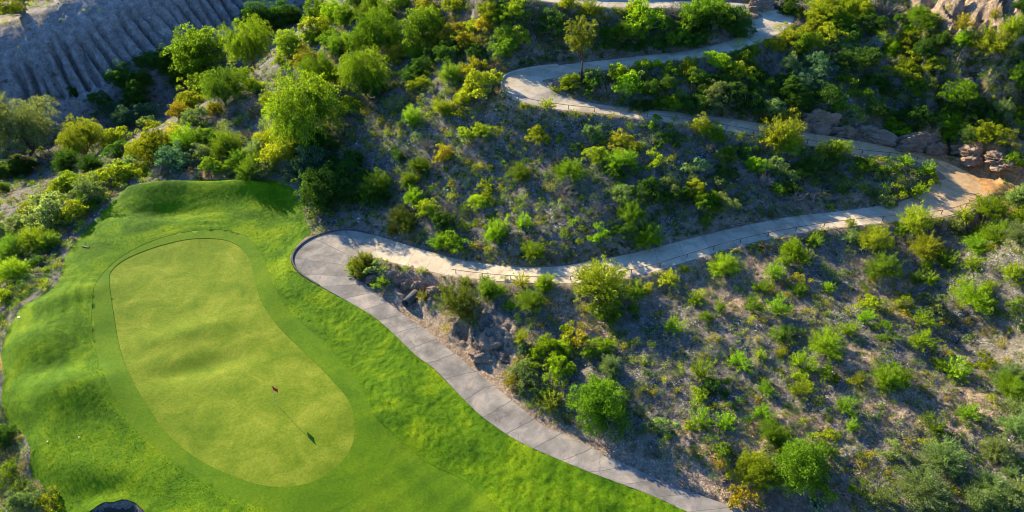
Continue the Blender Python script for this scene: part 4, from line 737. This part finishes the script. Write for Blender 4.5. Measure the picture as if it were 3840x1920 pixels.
def put(kind, P, wm, colr, name, label, cat, group, parts=('stems', 'foliage'), zs=1.0, rz=None):
    fo, st = PROTO[kind][rng.integers(len(PROTO[kind]))]
    e = bpy.data.objects.new(name, None); COL.objects.link(e); e.empty_display_size = .3
    e.location = (P[0], P[1], P[2] - .04); e.rotation_euler = (rng.normal() * .05, rng.normal() * .05, rng.uniform(0, 6.28) if rz is None else rz); s = wm * 1.0; an = rng.uniform(.84, 1.2); e.scale = (s * an, s / an, s * zs * rng.uniform(.88, 1.12))
    a = bpy.data.objects.new(parts[0], st); b2 = bpy.data.objects.new(parts[1], fo)
    for o in (a, b2): COL.objects.link(o); o.parent = e
    b2.color = colr; tag(e, label, cat, group); return e
def cactus(P, wm, label):
    e = bpy.data.objects.new('prickly_pear', None); COL.objects.link(e); e.location = P; tag(e, label, 'cactus'); mb = MB(); 
    th = np.linspace(0, 2 * math.pi, 13)[:-1]
    for k in range(34):
        c = sphere_pts(1, .05)[0] * np.array([.45, .45, .5]) * wm * rng.uniform(.3, 1); r = wm * rng.uniform(.075, .11); nn = rng.normal(size=3); nn[2] *= .3; nn /= np.linalg.norm(nn); up = np.array([0, 0, 1.]) - nn * nn[2]; up /= np.linalg.norm(up); rt = np.cross(up, nn)
        ring = c + r * (np.cos(th)[:, None] * rt * .8 + np.sin(th)[:, None] * up * 1.1); V = np.concatenate([ring + nn * r * .12, ring - nn * r * .12, [c + nn * r * .22], [c - nn * r * .22]]); f = []
        for q in range(12):
            w = (q + 1) % 12; f += [(q, w, 24, 24), (12 + w, 12 + q, 25, 25)]
        f = [(a, b_, c_) for a, b_, c_, _ in f] + [(q, 12 + q, (q + 1) % 12) for q in range(12)] + [(12 + q, 12 + (q + 1) % 12, (q + 1) % 12) for q in range(12)]; mb.add(V, np.array(f))
    mb.build('pads', M['pad'], e, True); mb2 = MB(); mb2.add(*tube(np.array([(0, 0, -.1), (0, .02, .15), (.03, 0, .35)]) * wm, .04 * wm, 6)); mb2.build('stem', M['bark'], e)
for i in rec:
    u, v, w, t, c = items[i]; wm = WM[i]; nm, _, cat = KW[t]
    if t == 'P': cactus(GP[i], wm, LABEL[i]); continue
    if t == 'B' and cat != 'tree': pass
    kind = {'F': 'Fl' if wm > 2.3 else 'Fs', 'K': 'Kl' if wm > 2.1 else 'Ks', 'D': 'D', 'B': 'B', 'M': 'M'}[t]
    put(kind, GP[i], wm * {'M': 1.15, 'F': 1.3 if wm < 3.2 else 1.12, 'K': 1.58, 'B': 1.2, 'D': 1.3}[t], vary(tuple(q * (.8 if t == 'M' else 1) for q in CO[c]), .25), nm, LABEL[i], cat, GRP[cat], ('trunk', 'crown') if cat == 'tree' else ('stems', 'foliage'))
# the open tree standing in the upper hairpin, its base a little above the nose of the island
bp = hit(2180, 303)[0]; dd_ = project(bp)[2]
put('T', bp, 150 * dd_ / F, (.24, .27, .03, 1), 'open_tree', 'tall open-crowned olive tree standing alone in the nose of the upper hairpin', 'tree', 'trees around the green', ('trunk', 'crown'), 1.0)

# ------------------------------------------------------------------ ground cover: the small plants, one object
def small_plants():
    Cs, Ds, Ls, Ws, Ts, Lf = [], [], [], [], [], []
    def plant(P, wm, col, nl, ls, feather):
        if feather:
            q = sphere_pts(nl, .0) * rng.uniform(.3, 1, nl)[:, None] ** .6 * np.array([.5, .5, .6]); d = q + np.array([0, 0, .15]) + rng.normal(size=q.shape) * .12
        else:
            k = max(4, nl // 16); hc = sphere_pts(k, 0) * np.array([.36, .36, .42]) * rng.uniform(.4, 1, k)[:, None]; q = hc[rng.integers(0, k, nl)] + sphere_pts(nl, -.5) * .17 * rng.uniform(.4, 1, nl)[:, None]; d = q + rng.normal(size=q.shape) * .3
        q = q * wm; q[:, 2] = np.abs(q[:, 2]) + .01; Cs.append(P + q); Ds.append(d); Ls.append(ls * rng.uniform(.7, 1.4, nl)); Ws.append(ls * .5 * np.ones(nl)); Ts.append(np.tile(col, (nl, 1))); Lf.append(np.stack([rng.random(nl), (rng.random(nl) < .1) * 1., np.zeros(nl)], -1))
    for i in stuffidx:
        u, v, w, t, c = items[i]; wm = WM[i]; col = vary(CO[c])[:3]; nl = 30 if t == 'D' else int(np.clip(190 * wm, 110, 380)); plant(GP[i], wm * 1.3, col, nl, .12 if wm > .8 else .09, t == 'F')
    # scattered filler
    n = 42000; u = rng.uniform(-100, 3940, n); v = rng.uniform(-40, 1930, n); P = hit(u, v); gd, _ = polydist(P[:, 0], P[:, 1], PC[:, :2])
    _, ip = polydist(P[:, 0], P[:, 1], PC[:, :2]); w_ = np.interp(ip, np.arange(len(PW)), PW)
    ok = (gd > w_ + .25) & ~inpoly(P[:, 0], P[:, 1], LAWNW) & ~inpoly(P[:, 0], P[:, 1], BUNKW); dl, _ = polydist(P[:, 0], P[:, 1], LAWNW, True); ok &= dl > .1
    lower = inpoly(u, v, [(1700,1080),(3600,860),(3960,900),(3960,2000),(2500,2000)]); bank = inpoly(u, v, [(-200,90),(700,-60),(1150,-60),(700,240),(420,360),(-200,480)])
    dark = inpoly(u, v, [(1900,-60),(3960,-60),(3960,620),(3300,560),(1900,340)])
    top = inpoly(u, v, [(560,600),(800,350),(1150,100),(1250,-60),(1900,-60),(1900,400),(1300,560)])
    hole = inpoly(u, v, [(3370,-60),(3960,-60),(3960,200),(3700,150),(3480,130)]) | inpoly(u, v, [(1380,990),(1600,1030),(1900,1100),(1960,1420),(1800,1400),(1450,1130)]) | inpoly(u, v, [(3200,480),(3960,540),(3960,760),(3500,640)])
    leftb = inpoly(u, v, [(-200,430),(420,520),(620,560),(560,720),(300,900),(200,1050),(0,1300),(-200,1300)]) | inpoly(u, v, [(-200,1300),(110,1300),(200,1700),(260,1930),(-200,1940)])
    pr = np.where(leftb, 1.0, np.where(bank, .04, np.where(lower, .42, np.where(dark, .9, np.where(top, 1.0, .75))))) * np.where(hole, .05, 1); cl = vnoise(P[:, 0] * .35, P[:, 1] * .35, 71); ok &= rng.random(n) < pr * (.5 + cl)
    pal = ['s', 'd', 'y', 's', 'w', 'g', 'd', 'w']
    for k in np.nonzero(ok)[0]:
        c = CO[pal[rng.integers(8)]]; wm = rng.uniform(.28, 1.0) * (1.6 if (dark[k] or top[k] or leftb[k]) else 1.1); plant(P[k], wm, vary(c, .3)[:3], int(60 * wm * wm) + 20, .125 if P[k, 1] > 55 else .085, rng.random() < .4)
    V, f = leaves(np.concatenate(Cs), np.concatenate(Ds), np.concatenate(Ls), np.concatenate(Ws)); me = mesh_np('ground_cover', V, f)
    setcol(me, 'tint', np.repeat(np.concatenate(Ts), 4, 0)); setcol(me, 'leaf', np.repeat(np.concatenate(Lf), 4, 0)); o = link('ground_cover', me, M['leafv']); tag(o, 'low scrubby ground cover between the shrubs', 'ground cover', kind='stuff')
small_plants()
# ------------------------------------------------------------------ loose stones, one object
def stones():
    n = 30000; u = rng.uniform(-60, 3900, n); v = rng.uniform(-20, 1940, n); P = hit(u, v); gd, ip = polydist(P[:, 0], P[:, 1], PC[:, :2]); w_ = np.interp(ip, np.arange(len(PW)), PW)
    ok = (gd > w_ + .1) & ~inpoly(P[:, 0], P[:, 1], LAWNW) & ~inpoly(P[:, 0], P[:, 1], BUNKW); dl, _ = polydist(P[:, 0], P[:, 1], LAWNW, True); ok &= dl > .2; P = P[ok]; n = len(P)
    s = .035 + .05 * rng.random(n) ** 3 + (rng.random(n) < .02) * .09; s *= np.clip(P[:, 1] / 60, .7, 1.5)
    oc = np.array([(1, 0, 0), (0, 1, 0), (-1, 0, 0), (0, -1, 0), (0, 0, .7), (0, 0, -.7)], float); ff = np.array([(0, 1, 4), (1, 2, 4), (2, 3, 4), (3, 0, 4), (1, 0, 5), (2, 1, 5), (3, 2, 5), (0, 3, 5)])
    V = P[:, None] + oc[None] * s[:, None, None] * rng.uniform(.6, 1.4, (n, 6, 1)); V[:, :, 2] += .01; th = rng.uniform(0, 6.28, n)
    F_ = (ff[None] + 6 * np.arange(n)[:, None, None]).reshape(-1, 3); me = mesh_np('stones', V.reshape(-1, 3), F_)
    g = (.06 + .6 * rng.random(n) ** 2.2)[:, None] * np.array([[1, .97, .95]]) * rng.uniform(.9, 1.1, (n, 3)); setcol(me, 'tint', np.repeat(g, 6, 0)); tag(link('loose_gravel', me, M['stone']), 'loose stones strewn over the slopes', 'gravel', kind='stuff')
stones()
# ------------------------------------------------------------------ rough grass blades, one object
def blades():
    n = 230000; x0, y0 = LAWNW.min(0); x1, y1 = LAWNW.max(0); y0 = max(y0, 20); x = rng.uniform(x0, x1, n); y = rng.uniform(y0, y1, n)
    ok = inpoly(x, y, LAWNW) & ~inpoly(x, y, COLW) & ~inpoly(x, y, FAIRW); ok &= rng.random(n) < .35 + .9 * vnoise(x * 1.1, y * 1.1, 21); x, y = x[ok], y[ok]; n = len(x)
    z = hsample(x, y) + lawn_extra(x, y); L = rng.uniform(.03, .085, n); a = rng.uniform(0, 6.28, n); lean = rng.normal(size=(n, 2)) * .05
    s = np.stack([np.cos(a), np.sin(a), np.zeros(n)], -1) * .028; B = np.stack([x, y, z - .02], -1); T = B + np.column_stack([lean, L + .02])
    V = np.stack([B - s, B + s, T], 1).reshape(-1, 3); me = mesh_np('blades', V, np.arange(3 * n).reshape(n, 3))
    k = vnoise(x * .25, y * .25, 51)[:, None]; c = np.array([[.04, .12, .002]]) * (1 - k) + np.array([[.17, .265, .003]]) * k; setcol(me, 'tint', np.repeat(c, 3, 0)); setcol(me, 'leaf', np.repeat(np.stack([rng.random(n), (rng.random(n) < .03) * 1., np.zeros(n)], -1), 3, 0))
    tag(link('rough_grass', me, M['blade']), 'longer tufted grass round the collar', 'grass', kind='stuff')
blades()

# ------------------------------------------------------------------ rocks
def rock_mesh(seed, sub=4, flat_=.7, rough_=.35, flute=0):
    import bmesh
    bm = bmesh.new(); bmesh.ops.create_icosphere(bm, subdivisions=sub, radius=.5); V = np.array([v.co[:] for v in bm.verts]); 
    d = V / np.linalg.norm(V, axis=1)[:, None]; k = 1 + rough_ * (fbm(d[:, 0] * 1.6 + seed, d[:, 1] * 1.6 + d[:, 2] * 1.3, seed, 5)) - rough_ * .5 * np.abs(fbm(d[:, 0] * 3 + 5, d[:, 2] * 3 + d[:, 1] * 2, seed + 5, 3))
    if flute: k = k - .12 * np.abs(np.sin(np.arctan2(d[:, 1], d[:, 0]) * flute + 3 * d[:, 2])) ** 3
    V = V * k[:, None]; V[:, 2] *= flat_
    for v, c in zip(bm.verts, V): v.co = c
    me = bpy.data.meshes.new('rock'); bm.to_mesh(me); bm.free(); return me
ROCKS = [ # px, py, width px, w/d ratio, mat, label
 (3055,486,150,.4,.75,'greyrock','large grey boulder at the left end of the row above the upper path'),
 (3165,508,95,.4,.7,'greyrock','grey boulder second from the left in the row above the upper path'),
 (3262,524,150,.4,.6,'greyrock','broad grey boulder left of the bright bush by the orange dirt'),
 (3425,556,140,.45,.75,'greyrock','tall grey boulder in the middle of the row by the orange dirt'),
 (3500,570,80,.5,.8,'greyrock','smaller grey boulder right of the tall one by the orange dirt'),
 (3640,590,90,.8,.7,'rock','tan rock at the top left of the orange cut bank'),
 (3595,565,55,.8,.7,'rock','small tan rock beside the green bush above the cut bank'),
 (3745,612,110,.8,.6,'rock','broad tan rock in the middle of the cut bank'),
 (2850,16,90,.6,.7,'greyrock','grey rock above the topmost bend, left one of two'),
 (2930,22,70,.6,.7,'greyrock','grey rock above the topmost bend, right one of two'),
 (1500,1048,62,.5,1.1,'rock','upright fluted tan rock on the bank by the lower hairpin'),
 (1530,1065,55,.6,1.2,'rock','fluted tan rock in the middle of the bank by the lower hairpin'),
 (1570,1075,60,.6,1.0,'rock','slanting tan rock right of the fluted ones by the lower hairpin'),
 (1395,1040,45,.8,.7,'rock','low tan rock left of the small green bush by the lower hairpin'),
 (1640,1085,80,.5,.6,'rock','broad tan rock above the round drain opening'),
 (1820,1290,120,.8,.5,'rock','large pinkish rock mound on the bank below the dark bush'),
 (1885,1330,80,.8,.6,'rock','dark-sided rock right of the pinkish rock mound'),
 (1455,1095,32,.9,.6,'rock','small grey rock at the foot of the fluted rocks'),
 (2718,1790,34,.8,.8,'greyrock','small rock at the path edge by the golden olive tree'),
]
rmeshes = [rock_mesh(3 + 7 * k, 5, 1.0, .75) for k in range(5)]; rflute = [rock_mesh(60 + 9 * k, 4, 1.0, .5, 5) for k in range(3)]
for k, (u, v, w, ar, hr, mt, lb) in enumerate(ROCKS):
    P = hit(u, v + (0 if u > 3000 else w * .2))[0]; wm = w * project(P)[2] / F
    src = rflute[k % 3] if 'fluted' in lb or 'slanting' in lb else rmeshes[k % 5]; me = src.copy(); me.materials.append(M[mt]); o = bpy.data.objects.new('rock', me); COL.objects.link(o)
    big = u > 2000; o.location = (P[0], P[1], P[2] + .08 * wm * hr); o.scale = (wm * 1.15, wm * ar * 1.15, wm * hr); o.rotation_euler = (.1, .1, rng.uniform(-.4, .4)); tag(o, lb, 'rock', 'rocks beside the cart path')
# orange soil washed across the bend
def spill():
    poly = wpoly([(3345,520),(3440,552),(3540,590),(3620,628),(3700,665),(3790,690),(3800,740),(3730,752),(3690,735),(3670,700),(3600,660),(3500,612),(3420,575),(3350,545)], 8.9, 3)
    def hf(x, y):
        d, _ = polydist(x, y, poly, True); _, ip = polydist(x, y, PC[:, :2]); return height(x, y) + .03 + np.minimum(d, .8) * .16 * (.6 + vnoise(x * 2, y * 2, 5)) + .12 * np.clip(fbm(x * 1.6, y * 1.6, 8, 3), 0, 1) * np.minimum(d, 1)
    o, _, _ = sheet('washed_dirt', poly, .25, 0, M['dirt'], None, [], .15, hf)
spill()

# ------------------------------------------------------------------ flag, cup, small things
base = hit(1042, 1523)[0]; base[2] = height(np.array([base[0]]), np.array([base[1]]))[0] - .07
fl = bpy.data.objects.new('golf_flag', None); COL.objects.link(fl); fl.location = base; tag(fl, 'dark red flag hanging on its thin stick on the putting green', 'golf flag')
PH = 2.55
mb = MB(); mb.add(*tube(np.array([(0, 0, -.1), (0, 0, 1.2), (-.0, 0, PH)]), .014, 8)); mb.build('pole', M['pole'], fl, True)
def flagcloth():
    nu, nv = 12, 16; Vv_ = []
    for j in range(nv):
        s = j / (nv - 1)
        for i in range(nu):
            t = i / (nu - 1); wd = .62 * (1 - .15 * s); x = .015 + wd * t * .62; z = PH - .03 - s * .44 - .42 * t ** 1.1; y = .07 * math.sin(t * 9 + s * 1.5) * t; Vv_.append((x, y, z))
    ii = np.arange(nu * nv).reshape(nv, nu); f = np.stack([ii[:-1, :-1], ii[:-1, 1:], ii[1:, 1:], ii[1:, :-1]], -1).reshape(-1, 4)
    o = link('flag_cloth', mesh_np('flag', np.array(Vv_), f, True), M['flag'], fl); md = o.modifiers.new('thick', 'SOLIDIFY'); md.thickness = .006
flagcloth()
th = np.linspace(0, 2 * math.pi, 17)[:-1]
def disc(name, P, r, mat, z=.004, label=None, cat=None, parent=None, rim=.03):
    V = np.concatenate([np.stack([np.cos(th) * r, np.sin(th) * r, np.full(16, z)], -1), np.stack([np.cos(th) * r, np.sin(th) * r, np.full(16, z - rim)], -1), [(0, 0, z)]]); f = [(k, (k + 1) % 16, 32) for k in range(16)] + [(k, 16 + k, (k + 1) % 16) for k in range(16)] + [(16 + k, 16 + (k + 1) % 16, (k + 1) % 16) for k in range(16)]
    o = link(name, mesh_np(name, V, np.array(f)), mat, parent); 
    if parent is None: o.location = P
    if label: tag(o, label, cat)
    return o
disc('cup', None, .054, M['dark'], .006, parent=fl)
def stake(u, v, h, lb):
    P = hit(u, v)[0]; V, f = tube(np.array([(0, 0, -.2), (0, .01, h * .6), (.02, 0, h)]), .05, 5); o = link('marker_stake', mesh_np('stake', V, f), M['wood']); o.location = P; tag(o, lb, 'stake', 'short stakes at the back of the lawn')
    mb = MB()
stake(796, 674, .7, 'short dark stake in front of the orange soil patch behind the lawn'); stake(424, 722, .7, 'short dark stake at the left back corner of the lawn')
def box(name, P, sx, sy, sz, rz, mat, lb, cat):
    import bmesh
    bm = bmesh.new(); bmesh.ops.create_cube(bm, size=1.0); bmesh.ops.scale(bm, vec=(sx, sy, sz), verts=bm.verts); bmesh.ops.bevel(bm, geom=bm.edges[:], offset=min(sx, sy, sz) * .15, segments=2, affect='EDGES')
    me = bpy.data.meshes.new(name); bm.to_mesh(me); bm.free(); o = link(name, me, mat); o.location = (P[0], P[1], P[2] + sz * .45); o.rotation_euler = (0, 0, rz); tag(o, lb, cat); return o
P = hit(322, 928)[0]; box('wooden_board', P, .95, .2, .12, R(-18), M['wood'], 'short dark board lying on the lawn near the left bushes', 'board')
P = hit(72, 1192)[0]; box('irrigation_box', P, .26, .2, .1, 0, M['white'], 'small pale irrigation box on the mound at the left lawn edge', 'irrigation box')
for u, v, lb in ((178, 1656, 'small pale sprinkler cap on the lower left lawn, left one of two'), (297, 1641, 'small pale sprinkler cap on the lower left lawn, right one of two')):
    P = hit(u, v)[0]; disc('sprinkler_head', (P[0], P[1], P[2] + .07), .055, M['white'], .02, lb, 'sprinkler')
# round drain opening in the eroded bank
P = hit(1530, 1146)[0]; V, f = tube(np.array([(0, -.35, .42), (0, .2, .42), (0, 1.6, .42)]), .48, 20)
root = bpy.data.objects.new('drain_pipe', None); COL.objects.link(root); root.location = P; root.rotation_euler = (0, 0, R(-28)); tag(root, 'round dark drain opening at the foot of the eroded bank', 'drain pipe')
o = link('pipe', mesh_np('pipe', V, f, True), M['darkkerb'], root); md = o.modifiers.new('wall', 'SOLIDIFY'); md.thickness = .05
V = np.concatenate([np.stack([np.cos(th) * .5, np.full(16, .1), np.sin(th) * .5 + .42], -1), [(0, .1, .42)]]); link('pipe_mouth', mesh_np('mouth', V, np.array([(k, (k + 1) % 16, 16) for k in range(16)])), M['dark'], root)
print('things', len(rec), 'stuff', len(stuffidx), 'sun pole shadow check')
